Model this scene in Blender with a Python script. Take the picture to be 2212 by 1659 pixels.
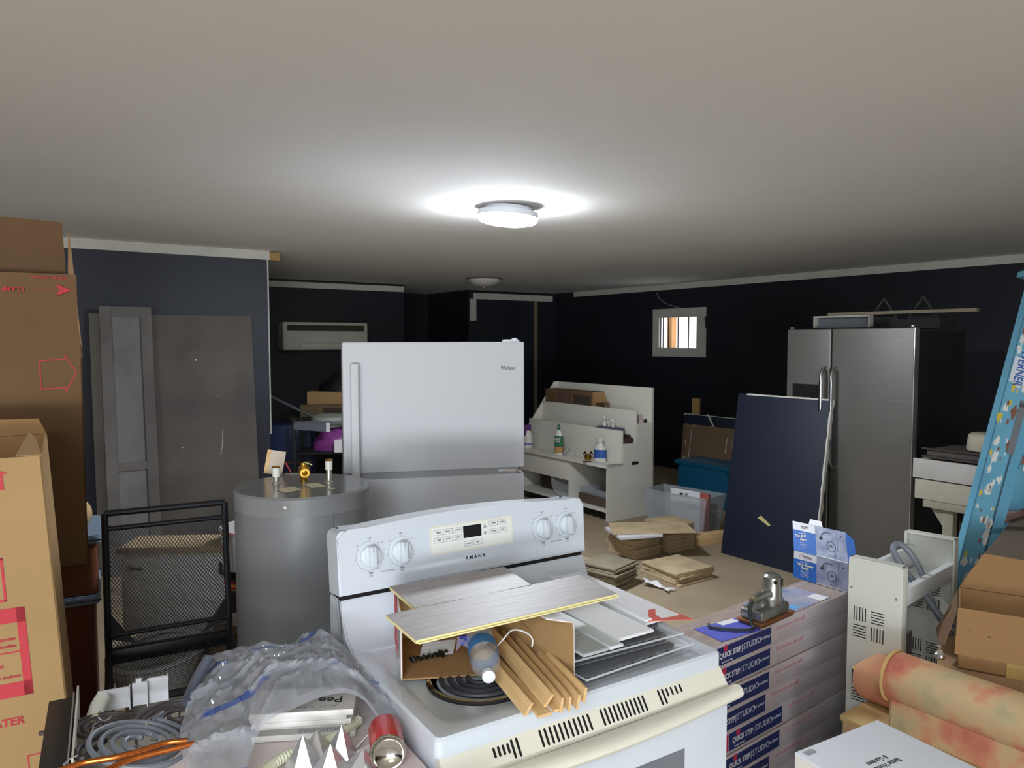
import bpy, bmesh, math, random
from mathutils import Vector, Matrix, Euler
random.seed(7)
R = math.radians
for o in list(bpy.data.objects): bpy.data.objects.remove(o)
SC = bpy.context.scene; COL = SC.collection
# ------------------------------------------------------------------ camera
F_PX, PITCH, ROLL, EYE, CH = 1615.0, .057, -.0015, 1.66, 2.40
_fw = Vector((0, math.cos(PITCH), -math.sin(PITCH))); _up = Vector((0, math.sin(PITCH), math.cos(PITCH))); _rt = Vector((1, 0, 0))
_r = _rt*math.cos(ROLL) + _up*math.sin(ROLL); _u = -_rt*math.sin(ROLL) + _up*math.cos(ROLL)
cd = bpy.data.cameras.new('camera'); cam = bpy.data.objects.new('camera', cd); COL.objects.link(cam)
cd.sensor_width = 36; cd.lens = F_PX/2212*36; cd.clip_start = .05; cd.clip_end = 200
cam.matrix_world = Matrix(((_r.x, _u.x, -_fw.x, 0), (_r.y, _u.y, -_fw.y, 0), (_r.z, _u.z, -_fw.z, EYE), (0, 0, 0, 1)))
SC.camera = cam
# ------------------------------------------------------------------ light
SC.view_settings.view_transform = 'Standard'; SC.view_settings.look = 'None'
SC.view_settings.gamma = 1; SC.view_settings.use_curve_mapping = False; SC.view_settings.exposure = 0.0
W = bpy.data.worlds.new('daylight'); SC.world = W; W.use_nodes = True
W.node_tree.nodes['Background'].inputs[0].default_value = (.93, .96, 1, 1); W.node_tree.nodes['Background'].inputs[1].default_value = 2.2
RY = R(35.0); U = Vector((math.cos(RY), math.sin(RY), 0)); V = Vector((-math.sin(RY), math.cos(RY), 0))
def rm(a, b, z=0.0): return U*a + V*b + Vector((0, 0, z))
def area(name, loc, target, sx, sy, power, col):
    l = bpy.data.lights.new(name, 'AREA'); l.shape = 'RECTANGLE'; l.size = sx; l.size_y = sy; l.energy = power; l.color = col
    o = bpy.data.objects.new(name, l); COL.objects.link(o); o.location = loc
    o.rotation_euler = (Vector(target)-Vector(loc)).to_track_quat('-Z', 'Y').to_euler(); return o
area('daylight_through_open_garage_door', (.04, -9.0, 1.2), (-.2, 3.0, 1.4), 6.2, 2.1, 200, (.84, .93, 1.0))
area('daylight_bounced_off_driveway', (.1, -11.2, .05), (.1, -9.6, 6.0), 9.0, 5.0, 5000, (.93, .97, 1.0))
area('added_foreground_fill', (-.5, -1.3, 2.36), (-.5, -1.29, 0), 1.2, 1.2, 95, (.84, .93, 1.0))  # added fill without a fixture, brightens the foreground from above

# ------------------------------------------------------------------ helpers
def _ray(px, py): return _fw + (px-1106)/F_PX*_r - (py-829.5)/F_PX*_u
def at(px, py, z=None, Y=None):
    d = _ray(px, py); t = (z-EYE)/d.z if z is not None else Y/d.y
    return d*t + Vector((0, 0, EYE))
def lin(c):
    c = c/255.0
    return c/12.92 if c <= .04045 else ((c+.055)/1.055)**2.4
MATS = {}
def M(name, rgb, rough=.6, metal=0.0, var=0.0, scale=8.0, rgb2=None, stretch=None, bump=0.0, emit=0.0, alpha=1.0, trans=0.0, spec=.5, coat=0.0, detail=3):
    if name in MATS: return MATS[name]
    m = bpy.data.materials.new(name); m.use_nodes = True; nt = m.node_tree; b = nt.nodes['Principled BSDF']
    c = tuple(lin(x) for x in rgb)+(1,)
    b.inputs['Base Color'].default_value = c; b.inputs['Roughness'].default_value = rough; b.inputs['Metallic'].default_value = metal
    b.inputs['Specular IOR Level'].default_value = spec; b.inputs['Coat Weight'].default_value = coat
    if trans: b.inputs['Transmission Weight'].default_value = trans
    if alpha < 1: b.inputs['Alpha'].default_value = alpha
    if emit: b.inputs['Emission Color'].default_value = c; b.inputs['Emission Strength'].default_value = emit
    if var or rgb2 or bump:
        tc = nt.nodes.new('ShaderNodeTexCoord'); mp = nt.nodes.new('ShaderNodeMapping'); nz = nt.nodes.new('ShaderNodeTexNoise')
        nt.links.new(tc.outputs['Object'], mp.inputs['Vector']); nt.links.new(mp.outputs[0], nz.inputs['Vector'])
        if stretch: mp.inputs['Scale'].default_value = stretch
        nz.inputs['Scale'].default_value = scale; nz.inputs['Detail'].default_value = detail
        if var or rgb2:
            rp = nt.nodes.new('ShaderNodeValToRGB'); rp.color_ramp.elements[0].position = .32; rp.color_ramp.elements[1].position = .68
            c2 = tuple(lin(x) for x in rgb2)+(1,) if rgb2 else tuple(min(1, x*(1+var)) for x in c[:3])+(1,)
            c1 = c if rgb2 else tuple(x*(1-var) for x in c[:3])+(1,)
            rp.color_ramp.elements[0].color = c1; rp.color_ramp.elements[1].color = c2
            nt.links.new(nz.outputs['Fac'], rp.inputs[0]); nt.links.new(rp.outputs[0], b.inputs['Base Color'])
        if bump:
            bp = nt.nodes.new('ShaderNodeBump'); bp.inputs['Strength'].default_value = bump; bp.inputs['Distance'].default_value = .01
            nt.links.new(nz.outputs['Fac'], bp.inputs['Height']); nt.links.new(bp.outputs[0], b.inputs['Normal'])
    MATS[name] = m; return m
def film(name, rgb, opac, rough=.15, bump=0.0, scale=20, band=None):
    """thin clear or frosted plastic: part see-through, part glossy film"""
    m = M(name, rgb, rough=rough, spec=.6, bump=bump, scale=scale); nt = m.node_tree
    out = nt.nodes['Material Output']; b = nt.nodes['Principled BSDF']; mx = nt.nodes.new('ShaderNodeMixShader'); tr = nt.nodes.new('ShaderNodeBsdfTransparent')
    mx.inputs[0].default_value = opac; nt.links.new(tr.outputs[0], mx.inputs[1]); nt.links.new(b.outputs[0], mx.inputs[2]); nt.links.new(mx.outputs[0], out.inputs[0])
    if band: band(nt, b)
    return m
class MB:
    def __init__(s): s.v = []; s.f = []; s.mi = []; s.mats = []
    def _m(s, mat):
        if mat not in s.mats: s.mats.append(mat)
        return s.mats.index(mat)
    def add(s, vs, fs, mat, mx=None):
        k = len(s.v); i = s._m(mat)
        s.v += [(mx @ Vector(v)) if mx else Vector(v) for v in vs]
        for f in fs: s.f.append([k+j for j in f]); s.mi.append(i)
        return s
    def _bm(s, bm, mat, mx=None):
        bm.verts.index_update(); s.add([v.co.copy() for v in bm.verts], [[v.index for v in f.verts] for f in bm.faces], mat, mx); bm.free(); return s
    def box(s, lo, hi, mat, bev=0.0, mx=None, seg=2):
        bm = bmesh.new(); lo = Vector(lo); hi = Vector(hi)
        bmesh.ops.create_cube(bm, size=1, matrix=Matrix.Translation((lo+hi)/2) @ Matrix.Diagonal(((hi-lo).x, (hi-lo).y, (hi-lo).z, 1)))
        if bev: bmesh.ops.bevel(bm, geom=bm.edges[:], offset=min(bev, .49*min(hi-lo)), segments=seg, affect='EDGES', profile=.6)
        return s._bm(bm, mat, mx)
    def cyl(s, p0, p1, r0, mat, r1=None, n=20, mx=None, caps=True):
        p0 = Vector(p0); p1 = Vector(p1); r1 = r0 if r1 is None else r1; d = (p1-p0).normalized()
        x = d.orthogonal().normalized(); y = d.cross(x); vs = []
        for p, r in ((p0, r0), (p1, r1)):
            vs += [p+(x*math.cos(t)+y*math.sin(t))*r for t in [2*math.pi*k/n for k in range(n)]]
        fs = [[k, (k+1) % n, n+(k+1) % n, n+k] for k in range(n)]
        if caps: fs += [list(range(n))[::-1], list(range(n, 2*n))]
        return s.add(vs, fs, mat, mx)
    def tube(s, pts, r, mat, n=10, closed=False, mx=None, rs=None):
        P = [Vector(p) for p in pts]; N = len(P); vs = []; x = None
        for i, p in enumerate(P):
            a = P[(i-1) % N] if (closed or i > 0) else p; b = P[(i+1) % N] if (closed or i < N-1) else p
            d = (b-a).normalized()
            x = d.orthogonal().normalized() if x is None else (x-d*x.dot(d)).normalized()
            y = d.cross(x); rr = rs[i] if rs else r
            vs += [p+(x*math.cos(2*math.pi*k/n)+y*math.sin(2*math.pi*k/n))*rr for k in range(n)]
        fs = []
        for i in range(N if closed else N-1):
            j = (i+1) % N
            fs += [[i*n+k, i*n+(k+1) % n, j*n+(k+1) % n, j*n+k] for k in range(n)]
        if not closed: fs += [list(range(n))[::-1], [(N-1)*n+k for k in range(n)]]
        return s.add(vs, fs, mat, mx)
    def lathe(s, prof, mat, n=32, mx=None):
        vs = []; fs = []; m = len(prof)
        for k in range(n):
            t = 2*math.pi*k/n; vs += [(r*math.cos(t), r*math.sin(t), z) for r, z in prof]
        for k in range(n):
            q = (k+1) % n
            fs += [[k*m+i, q*m+i, q*m+i+1, k*m+i+1] for i in range(m-1)]
        return s.add(vs, fs, mat, mx)
    def prism(s, pts, z0, z1, mat, mx=None, bev=0.0):
        bm = bmesh.new(); lo = [bm.verts.new((x, y, z0)) for x, y in pts]; hi = [bm.verts.new((x, y, z1)) for x, y in pts]; n = len(pts)
        bm.faces.new(lo[::-1]); bm.faces.new(hi)
        for k in range(n): bm.faces.new((lo[k], lo[(k+1) % n], hi[(k+1) % n], hi[k]))
        if bev: bmesh.ops.bevel(bm, geom=[e for e in bm.edges if abs(e.verts[0].co.z-e.verts[1].co.z) < 1e-6], offset=bev, segments=2, affect='EDGES')
        return s._bm(bm, mat, mx)
    def poly(s, pts, mat, mx=None): return s.add(pts, [list(range(len(pts)))], mat, mx)
    def sheet(s, pts, th, mat, mx=None):
        """flat polygon with a real thickness"""
        P = [Vector(p) for p in pts]; nrm = (P[1]-P[0]).cross(P[2]-P[1]).normalized()*th; n = len(P)
        fs = [list(range(n))[::-1], list(range(n, 2*n))]+[[k, (k+1) % n, n+(k+1) % n, n+k] for k in range(n)]
        return s.add(P+[p+nrm for p in P], fs, mat, mx)
    def grid(s, fn, nu, nv, mat, mx=None, wrap=False):
        vs = [fn(i/nu, j/nv) for i in range(nu+(0 if wrap else 1)) for j in range(nv+1)]; fs = []; w = nv+1
        for i in range(nu):
            k = (i+1) % nu if wrap else i+1
            fs += [[i*w+j, k*w+j, k*w+j+1, i*w+j+1] for j in range(nv)]
        return s.add(vs, fs, mat, mx)
    def build(s, name, parent=None, mat=None, ang=35):
        me = bpy.data.meshes.new(name); me.from_pydata([tuple(v) for v in s.v], [], s.f)
        for m in s.mats: me.materials.append(m)
        me.polygons.foreach_set('material_index', s.mi); me.polygons.foreach_set('use_smooth', [True]*len(s.f))
        bm = bmesh.new(); bm.from_mesh(me); bmesh.ops.recalc_face_normals(bm, faces=bm.faces[:]); bm.to_mesh(me); bm.free()
        me.set_sharp_from_angle(angle=R(ang))
        o = bpy.data.objects.new(name, me); COL.objects.link(o)
        if parent: o.parent = parent
        return o
def tag(o, label=None, cat=None, group=None, kind=None):
    if label: o['label'] = label
    if cat: o['category'] = cat
    if group: o['group'] = group
    if kind: o['kind'] = kind
    return o
def thing(name, label, cat, loc=(0, 0, 0), rz=0.0, group=None, rot=None):
    o = bpy.data.objects.new(name, None); COL.objects.link(o); o.empty_display_size = .05; o.location = loc
    o.rotation_euler = rot if rot else (0, 0, rz)
    return tag(o, label, cat, group)
def put(o, loc, rz=0.0, rot=None): o.location = loc; o.rotation_euler = rot if rot else (0, 0, rz); return o
def dup(root, loc=None, rz=None, label=None, group=None):
    r = root.copy(); COL.objects.link(r)
    if loc is not None: r.location = loc
    if rz is not None: r.rotation_euler = (0, 0, rz)
    if label: r['label'] = label
    if group: r['group'] = group
    for ch in list(root.children):
        c = ch.copy(); COL.objects.link(c); c.parent = r
        for g in list(ch.children):
            d = g.copy(); COL.objects.link(d); d.parent = c
    return r
def struct(mb, name): return tag(mb.build(name), kind='structure')
def frame(o, x, y):
    x = Vector(x).normalized(); y = Vector(y).normalized(); z = x.cross(y)
    return Matrix(((x.x, y.x, z.x, o[0]), (x.y, y.y, z.y, o[1]), (x.z, y.z, z.z, o[2]), (0, 0, 0, 1)))
def txt(parent, s, size, o, x, y, mat, name='lettering', align='CENTER', ext=.0003, bold=0.0, sx=1.0):
    cu = bpy.data.curves.new(name, 'FONT'); cu.body = s; cu.size = size; cu.align_x = align; cu.align_y = 'CENTER'; cu.extrude = ext
    cu.offset = bold; cu.resolution_u = 3; cu.materials.append(mat); tmp = bpy.data.objects.new(name, cu); COL.objects.link(tmp)
    me = bpy.data.meshes.new_from_object(tmp.evaluated_get(bpy.context.evaluated_depsgraph_get())); bpy.data.objects.remove(tmp); bpy.data.curves.remove(cu)
    if not me.materials: me.materials.append(mat)
    ob = bpy.data.objects.new(name, me); COL.objects.link(ob)
    ob.parent = parent; ob.matrix_basis = frame(o, x, y) @ Matrix.Diagonal((sx, 1, 1, 1)); return ob
def smooth(P, n=6):
    out = []; N = len(P)
    for i in range(N-1):
        p0, p1_, p2_, p3 = P[max(0, i-1)], P[i], P[i+1], P[min(N-1, i+2)]
        for k in range(n):
            u_ = k/n; out.append(.5*((2*p1_)+(p2_-p0)*u_+(2*p0-5*p1_+4*p2_-p3)*u_**2+(3*p1_-p0-3*p2_+p3)*u_**3))
    return out+[P[-1]]
def arc(cx, cy, r, a0, a1, n): return [(cx+r*math.cos(R(a0+(a1-a0)*k/n)), cy+r*math.sin(R(a0+(a1-a0)*k/n))) for k in range(n+1)]
def rrect(x0, y0, x1, y1, r, n=4):
    return arc(x1-r, y1-r, r, 0, 90, n)+arc(x0+r, y1-r, r, 90, 180, n)+arc(x0+r, y0+r, r, 180, 270, n)+arc(x1-r, y0+r, r, 270, 360, n)
XZ = Matrix(((1, 0, 0, 0), (0, 0, -1, 0), (0, 1, 0, 0), (0, 0, 0, 1)))     # (x,y,z)->(x,-z,y): prism in the xz plane
YZ = Matrix(((0, 0, 1, 0), (1, 0, 0, 0), (0, 1, 0, 0), (0, 0, 0, 1)))      # (x,y,z)->(z,x,y): prism in the yz plane along x

# ------------------------------------------------------------------ materials
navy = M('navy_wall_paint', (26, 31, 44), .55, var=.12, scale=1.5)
navyR = M('shaded_navy_wall_paint', (20, 22, 31), .6, var=.15, scale=1.2)  # navy with the shade of the right and back walls put into the colour
ceilm = M('ceiling_paint', (240, 238, 234), .9, var=.02, scale=1.0)
trimw = M('white_trim_paint', (184, 181, 172), .6, var=.06, scale=6)
floorm = M('dusty_plywood_floor', (166, 149, 123), .85, rgb2=(146, 130, 106), scale=2.2, detail=6)
white = M('white_enamel', (208, 215, 224), .22, coat=.2)
whiteR = M('white_fridge_enamel', (198, 201, 207), .5, spec=.3)
cream = M('cream_plastic', (226, 222, 208), .4)
black = M('black_plastic', (18, 18, 20), .4)
blackm = M('black_metal', (26, 27, 32), .45, metal=.3)
dark = M('dark_void', (8, 8, 9), .9)
chrome = M('chrome', (215, 215, 218), .12, metal=1)
steel = M('brushed_stainless_steel', (124, 121, 117), .42, metal=.55, var=.06, scale=3, stretch=(1, 1, 40))
card = M('tan_cardboard', (170, 137, 93), .85, var=.05, scale=3)
cardD = M('brown_cardboard', (164, 126, 84), .85, var=.06, scale=4)
cardK = M('cardboard_inside', (104, 78, 52), .9, var=.06, scale=4)
redink = M('red_printing_ink', (196, 62, 72), .8)
grayenam = M('gray_enamel', (118, 119, 122), .3, var=.02, scale=3)
wood = M('pale_wood', (222, 188, 138), .6, rgb2=(202, 162, 110), scale=6, stretch=(1, 12, 12), detail=5)
lam = M('gray_wood_laminate', (168, 160, 159), .5, rgb2=(142, 134, 133), scale=9, stretch=(1.2, 14, 14), detail=6)
lamcore = M('laminate_core', (232, 222, 164), .7)
gray = M('gray_plastic', (120, 124, 132), .45)
ink = M('black_ink', (40, 40, 44), .7)
inkG = M('gray_ink', (150, 152, 158), .7)
paper = M('white_paper', (226, 226, 230), .8)
board = M('grayish_board', (96, 90, 85), .75, rgb2=(76, 71, 68), scale=2.2, detail=5)
boardL = M('dusty_gray_board', (112, 108, 105), .75, rgb2=(86, 81, 79), scale=2.0)
cabw = M('off_white_laminate', (220, 217, 206), .55, var=.04, scale=2.5)
mdf = M('beige_backer_board', (204, 182, 146), .85, rgb2=(176, 155, 122), scale=7)
mdfG = M('gray_backer_board', (150, 140, 118), .85, rgb2=(134, 124, 104), scale=7)
brass = M('brass', (190, 150, 66), .28, metal=1)
clear = film('clear_plastic', (215, 220, 222), .22, .08)
clearbin = film('clear_storage_plastic', (186, 192, 198), .38, .25)

# ------------------------------------------------------------------ setting
A0, WA, WB, WC, WR = -9.0, 6.18, 8.80, 9.20, 7.28
BACK = -7.6
def rbox(mb, a0, a1, b0, b1, z0, z1, mat, bev=0.0):
    return mb.box((a0, b0, z0), (a1, b1, z1), mat, bev, Matrix.Rotation(RY, 4, 'Z'))
struct(rbox(MB(), A0-.2, WR+.2, BACK, 11.0, -.12, 0, floorm), 'floor')
struct(rbox(MB(), A0-.2, WR+.2, BACK, 11.0, CH, CH+.12, ceilm), 'ceiling')
m = MB()                                                            # near-left partition and its return
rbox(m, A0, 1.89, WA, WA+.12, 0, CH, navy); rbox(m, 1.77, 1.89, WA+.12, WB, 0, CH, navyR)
struct(m, 'wall_left')
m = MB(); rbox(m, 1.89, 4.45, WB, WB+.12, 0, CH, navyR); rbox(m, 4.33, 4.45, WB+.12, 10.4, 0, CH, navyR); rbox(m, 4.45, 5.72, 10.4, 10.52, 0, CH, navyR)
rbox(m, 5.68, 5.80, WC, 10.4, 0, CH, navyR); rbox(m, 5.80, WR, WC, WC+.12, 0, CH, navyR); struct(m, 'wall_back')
m = MB()                                                            # right wall with the window opening
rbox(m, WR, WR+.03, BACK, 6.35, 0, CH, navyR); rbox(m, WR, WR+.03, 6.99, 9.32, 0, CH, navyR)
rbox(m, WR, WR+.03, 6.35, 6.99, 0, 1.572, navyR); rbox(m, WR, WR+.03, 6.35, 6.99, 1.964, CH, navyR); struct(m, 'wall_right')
struct(rbox(MB(), A0-.12, A0, BACK, WA+.12, 0, CH, navy), 'wall_far_left')
m = MB()                                                            # rear wall with the wide open door the daylight comes through
rbox(m, A0, -8.4, BACK, BACK+.12, 0, CH, trimw); rbox(m, -2.0, WR, BACK, BACK+.12, 0, CH, trimw); rbox(m, -8.4, -2.0, BACK, BACK+.12, 2.25, CH, trimw); struct(m, 'wall_rear')
m = MB(); rbox(m, A0, 1.905, WA-.018, WA, 2.325, CH-.002, trimw); struct(m, 'trim_1')
m = MB(); rbox(m, 1.9, 4.44, WB-.018, WB, 2.30, CH-.03, trimw); struct(m, 'trim_2')
m = MB(); rbox(m, WR-.018, WR, BACK, 8.75, 2.325, CH-.002, trimw); struct(m, 'trim_3')
m = MB(); rbox(m, 5.76, 7.2, WC-.02, WC, 2.27, 2.36, trimw); struct(m, 'trim_4')
m = MB(); rbox(m, 5.70, 5.80, WC-.02, WC, 1.96, 2.27, trimw); struct(m, 'trim_5')
m = MB(); rbox(m, 6.84, 6.90, WC-.03, WC, 0, 2.27, M('worn_wood_trim', (126, 112, 92), .6)); struct(m, 'trim_6')
m = MB(); rbox(m, 6.55, 6.84, WC-.012, WC, 0, 2.27, navy); struct(m, 'door_1')
m = MB(); rbox(m, 1.885, 1.897, WA-.012, WA+.05, .9, 2.325, M('worn_white_corner_bead', (170, 170, 165), .7)); struct(m, 'trim_7')
m = MB(); rbox(m, 1.90, 1.99, WA-.01, WA+.06, 2.325, CH-.01, M('raw_wood_end', (150, 118, 68), .7)); struct(m, 'trim_8')
# window: torn-edged flat casing, bars, bright daylight outside
m = MB(); a = WR
for b0, b1, z0, z1 in ((6.21, 7.10, 1.46, 1.572), (6.21, 7.10, 1.964, 2.08), (6.99, 7.10, 1.572, 1.964), (6.21, 6.35, 1.572, 1.82), (6.225, 6.35, 1.82, 1.90), (6.235, 6.35, 1.90, 1.964)):
    rbox(m, a-.02, a, b0, b1, z0, z1, trimw)
win = struct(m, 'window_1')
for k, b in enumerate((6.945, 6.850, 6.685, 6.51)):
    q = MB(); rbox(q, a+.012, a+.022, b-.006, b+.006, 1.572, 1.964, blackm); q.build('window_bar', win)
q = MB(); rbox(q, a+.024, a+.029, 6.352, 6.988, 1.575, 1.96, film('window_glass', (240, 245, 250), .04, .05)); q.build('pane', win)
m = MB(); rbox(m, a+.9, a+1.0, 7.62, 7.71, 0.2, 2.6, M('weathered_orange_wood_post', (206, 150, 96), .8, var=.1)); pst = m.build('wooden_post')
tag(pst, 'orange-brown wooden post standing outside behind the small barred window', 'post')
# loose cable above the window
pts = [rm(WR-.02, 7.04, 2.30), rm(WR-.03, 6.98, 2.22), rm(WR-.05, 6.86, 2.155), rm(WR-.03, 6.70, 2.10), rm(WR-.012, 6.62, 2.085)]
tag(MB().tube(pts, .006, M('gray_cable', (110, 112, 116), .4)).build('electric_cable'), 'thin grey cable drooping to the small window from the ceiling', 'cable')

# ------------------------------------------------------------------ ceiling lamps
lampW = M('lamp_white_metal', (214, 218, 226), .4)
t = thing('ceiling_light', 'lit round flush ceiling light glowing white above the white fridge', 'ceiling light', at(1098, 452, z=2.385), rot=(0, R(4.0), 0))
t.location.z = 2.393
m = MB(); m.lathe([(0, 0), (.13, 0), (.13, -.022), (.166, -.024), (.168, -.052), (.160, -.056)], lampW, 48); m.build('housing', t)
em = M('lit_diffuser', (238, 246, 255), .5, emit=250.0)
MB().lathe([(.160, -.050), (.164, -.066), (.155, -.078), (.12, -.088), (.06, -.094), (0, -.095)], em, 48).build('diffuser', t)
t = thing('ceiling_light', 'unlit round domed ceiling light near the back wall', 'ceiling light', at(1046, 603, z=2.385)); t.location.z = 2.398
MB().lathe([(0, 0), (.205, 0), (.21, -.012), (.2, -.02)], M('dark_lamp_rim', (90, 88, 86), .5), 40).build('housing', t)
MB().lathe([(.2, -.016), (.19, -.035), (.15, -.07), (.09, -.095), (0, -.105)], M('unlit_frosted_glass', (196, 192, 188), .35), 40).build('glass_dome', t)
MB().lathe([(.009, -.103), (.009, -.118), (0, -.122)], brass, 12).build('finial', t)

# ------------------------------------------------------------------ white stove
SF = Vector((-.149, 1.369, 0)); SA = R(32.2)
SX = Vector((math.cos(SA), math.sin(SA), 0)); SY = Vector((-math.sin(SA), math.cos(SA), 0))
def sw(s, t_, z): return SF + SX*s + SY*t_ + Vector((0, 0, z))
st = thing('kitchen_stove', 'white electric coil stove heaped with planks, box and trays', 'stove', SF, SA)
MB().box((.004, .0, .05), (.758, .60, .874), white, .004).build('body', st)
MB().box((.02, .03, 0), (.742, .56, .05), black).build('plinth', st)
m = MB(); lo_ = [rrect(-.001, -.015, .763, .51, .014, 6), rrect(-.001, -.015, .763, .51, .014, 6), rrect(.004, -.010, .758, .505, .012, 6), rrect(.034, .030, .728, .47, .05, 6), rrect(.042, .038, .720, .462, .045, 6)]
lz = (.877, .9095, .915, .915, .9095); n_ = len(lo_[0])
m.add([(x, y, z) for L_, z in zip(lo_, lz) for x, y in L_], [[k*n_+i, k*n_+(i+1) % n_, (k+1)*n_+(i+1) % n_, (k+1)*n_+i] for k in range(4) for i in range(n_)]+[[4*n_+i for i in range(n_)], [i for i in range(n_)][::-1]], white)
m.build('cooktop', st)
prof = [(.44, .90), (.44, .9155)]+[(.44+.072*math.sin(R(a)), .9155+.075*(1-math.cos(R(a)))) for a in (20, 40, 60, 80)]+[(.522, 1.012), (.528, 1.018), (.6, 1.018), (.6, .90)]
MB().prism(prof, .002, .760, white, YZ, .004).build('riser', st)
MB().box((.006, .53, 1.015), (.756, .592, 1.034), black).build('gap_trim', st)
# arched console
bot, n_ = 1.032, 16
edge = [(0, bot), (.762, bot)]+arc(.762-.018, 1.186-.012, .018, -5, 80, 4)+[(.762-.03-(.702)*k/n_, 1.188+.018*(1-((k/n_-.5)*2)**2)) for k in range(n_+1)]+arc(.018, 1.174, .018, 100, 185, 4)
TI = Matrix.Translation((0, .515, bot)) @ Matrix.Rotation(R(-6), 4, 'X') @ Matrix.Translation((0, 0, -bot))
con = MB(); con.prism(edge, -.085, 0, white, TI @ XZ, .006)
con.prism(rrect(.252, 1.095, .507, 1.170, .004), 0, .0012, cream, TI @ XZ)
con.prism(rrect(.256, 1.099, .503, 1.166, .003), .0012, .0014, M('pale_keypad', (228, 230, 226), .4), TI @ XZ)
con.prism([(.350, 1.128), (.406, 1.128), (.406, 1.160), (.350, 1.160)], .0012, .0022, black, TI @ XZ)
def outline(mb, x0, z0, x1, z1, w, mat, mx, d0=.0012, d1=.0018):
    for q in (((x0, z0), (x1, z0+w)), ((x0, z1-w), (x1, z1)), ((x0, z0), (x0+w, z1)), ((x1-w, z0), (x1, z1))):
        mb.prism([(q[0][0], q[0][1]), (q[1][0], q[0][1]), (q[1][0], q[1][1]), (q[0][0], q[1][1])], d0, d1, mat, mx)
for x0, z0, nn in ((.262, 1.146, 3), (.262, 1.126, 3), (.432, 1.150, 2), (.432, 1.128, 2)):
    for k in range(nn): outline(con, x0+k*.0275, z0, x0+(k+1)*.0275, z0+.0135, .0008, inkG, TI @ XZ)
for k in range(2): outline(con, .351+k*.029, 1.105, .378+k*.029, 1.119, .0008, inkG, TI @ XZ)
con.prism([(.4125, 1.148), (.4235, 1.148), (.418, 1.158)], .0012, .0018, inkG, TI @ XZ); con.prism([(.4125, 1.137), (.4235, 1.137), (.418, 1.127)], .0012, .0018, inkG, TI @ XZ)
KN = ((.083, 1.121), (.168, 1.121), (.610, 1.121), (.695, 1.121))
for kx, kz in KN:
    for j in range(40):
        a = R(-60+300*j/39+0); a2 = R(-60+300*(j+.75)/39)
        con.prism([(kx+r*math.cos(q), kz+r*math.sin(q)) for r, q in ((.0365, a+R(120)), (.0365, a2+R(120)), (.0372, a2+R(120)), (.0372, a+R(120)))], 0, .0006, inkG, TI @ XZ)
    for j in range(9):
        a = R(-240+300*j/8+30); con.prism([(kx+r*math.cos(a)+d*math.sin(a), kz+r*math.sin(a)-d*math.cos(a)) for r, d in ((.038, -.0005), (.040, -.0005), (.040, .0005), (.038, .0005))], 0, .0006, ink, TI @ XZ)
    for dx, dz in ((-.004, -.052), (.001, -.052)):
        con.prism([(kx+dx, kz+dz), (kx+dx+.0035, kz+dz), (kx+dx+.0035, kz+dz+.004), (kx+dx, kz+dz+.004)], 0, .0006, inkG, TI @ XZ)
cons = con.build('control_console', st)
cx = (TI @ XZ).to_3x3(); X_, Z_ = cx @ Vector((1, 0, 0)), cx @ Vector((0, 1, 0))
def cpt(x, z, d=.0025): return (TI @ XZ) @ Vector((x, z, d))
txt(cons, 'A M A N A', .0135, cpt(.384, 1.073, .001), X_, Z_, ink, bold=.0002)
for x, z, w in ((.276, 1.153, 'BAKE'), (.303, 1.153, 'BROIL'), (.331, 1.153, 'WARM'), (.276, 1.133, 'KEEP'), (.303, 1.133, 'AUTO'), (.331, 1.133, 'TIMER'), (.446, 1.157, 'TIMER'), (.473, 1.157, 'CLOCK'), (.446, 1.135, 'CLEAN'), (.473, 1.135, 'LOCK'), (.365, 1.112, 'START'), (.393, 1.112, 'OFF')):
    txt(cons, w, .0052, cpt(x, z), X_, Z_, ink)
for kx, kz in KN:
    txt(cons, 'OFF', .006, cpt(kx, kz+.045, .001), X_, Z_, inkG); txt(cons, 'MED', .006, cpt(kx, kz-.043, .001), X_, Z_, ink)
    txt(cons, 'LO', .005, cpt(kx-.032, kz+.03, .001), X_, Z_, inkG); txt(cons, 'HI', .005, cpt(kx+.032, kz+.03, .001), X_, Z_, inkG)
for kx in (.128, .655): txt(cons, 'PUSH TO TURN', .005, cpt(kx, 1.077, .001), X_, Z_, inkG)
for kx, kz in KN:
    k = MB(); mx = TI @ XZ @ Matrix.Translation((kx, kz, 0))
    k.lathe([(0, .0), (.0275, .0), (.0275, .004), (.026, .010), (.0245, .011), (0, .011)], white, 32, mx)
    k.box((-.009, -.0255, .010), (.009, .0255, .026), white, .004, mx @ Matrix.Rotation(R(0), 4, 'Z')); k.box((-.001, .012, .026), (.001, .025, .0266), inkG, 0, mx)
    k.build('control_knob', st)
# burners
coilm = M('burner_coil', (54, 56, 64), .5, metal=.2)
def spiral(r0, r1, turns, n, z=0.0, sq=1.0): return [(rr*math.cos(q), rr*math.sin(q)*sq, z) for rr, q in [(r0+(r1-r0)*k/n, 2*math.pi*turns*k/n) for k in range(n+1)]]
def burner(s, t_, r):
    d = MB(); mx = Matrix.Translation((s, t_, .908))
    d.lathe([(0, -.006), (r*.55, -.005), (r*.8, -.002), (r*.98, .006), (r*1.0, .0095), (r*1.07, .0095), (r*1.10, .006), (r*1.10, .001)], M('dark_chrome', (84, 82, 86), .14, metal=1), 40, mx)
    d.lathe([(r*.99, .0092), (r*1.03, .0115), (r*1.08, .0098)], chrome, 40, mx)
    dp = d.build('drip_pan', st)
    MB().tube(spiral(r*.16, r*.9, 4, 110, .010), .0056, coilm, 8, mx=mx).build('coil_burner', st)
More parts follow.
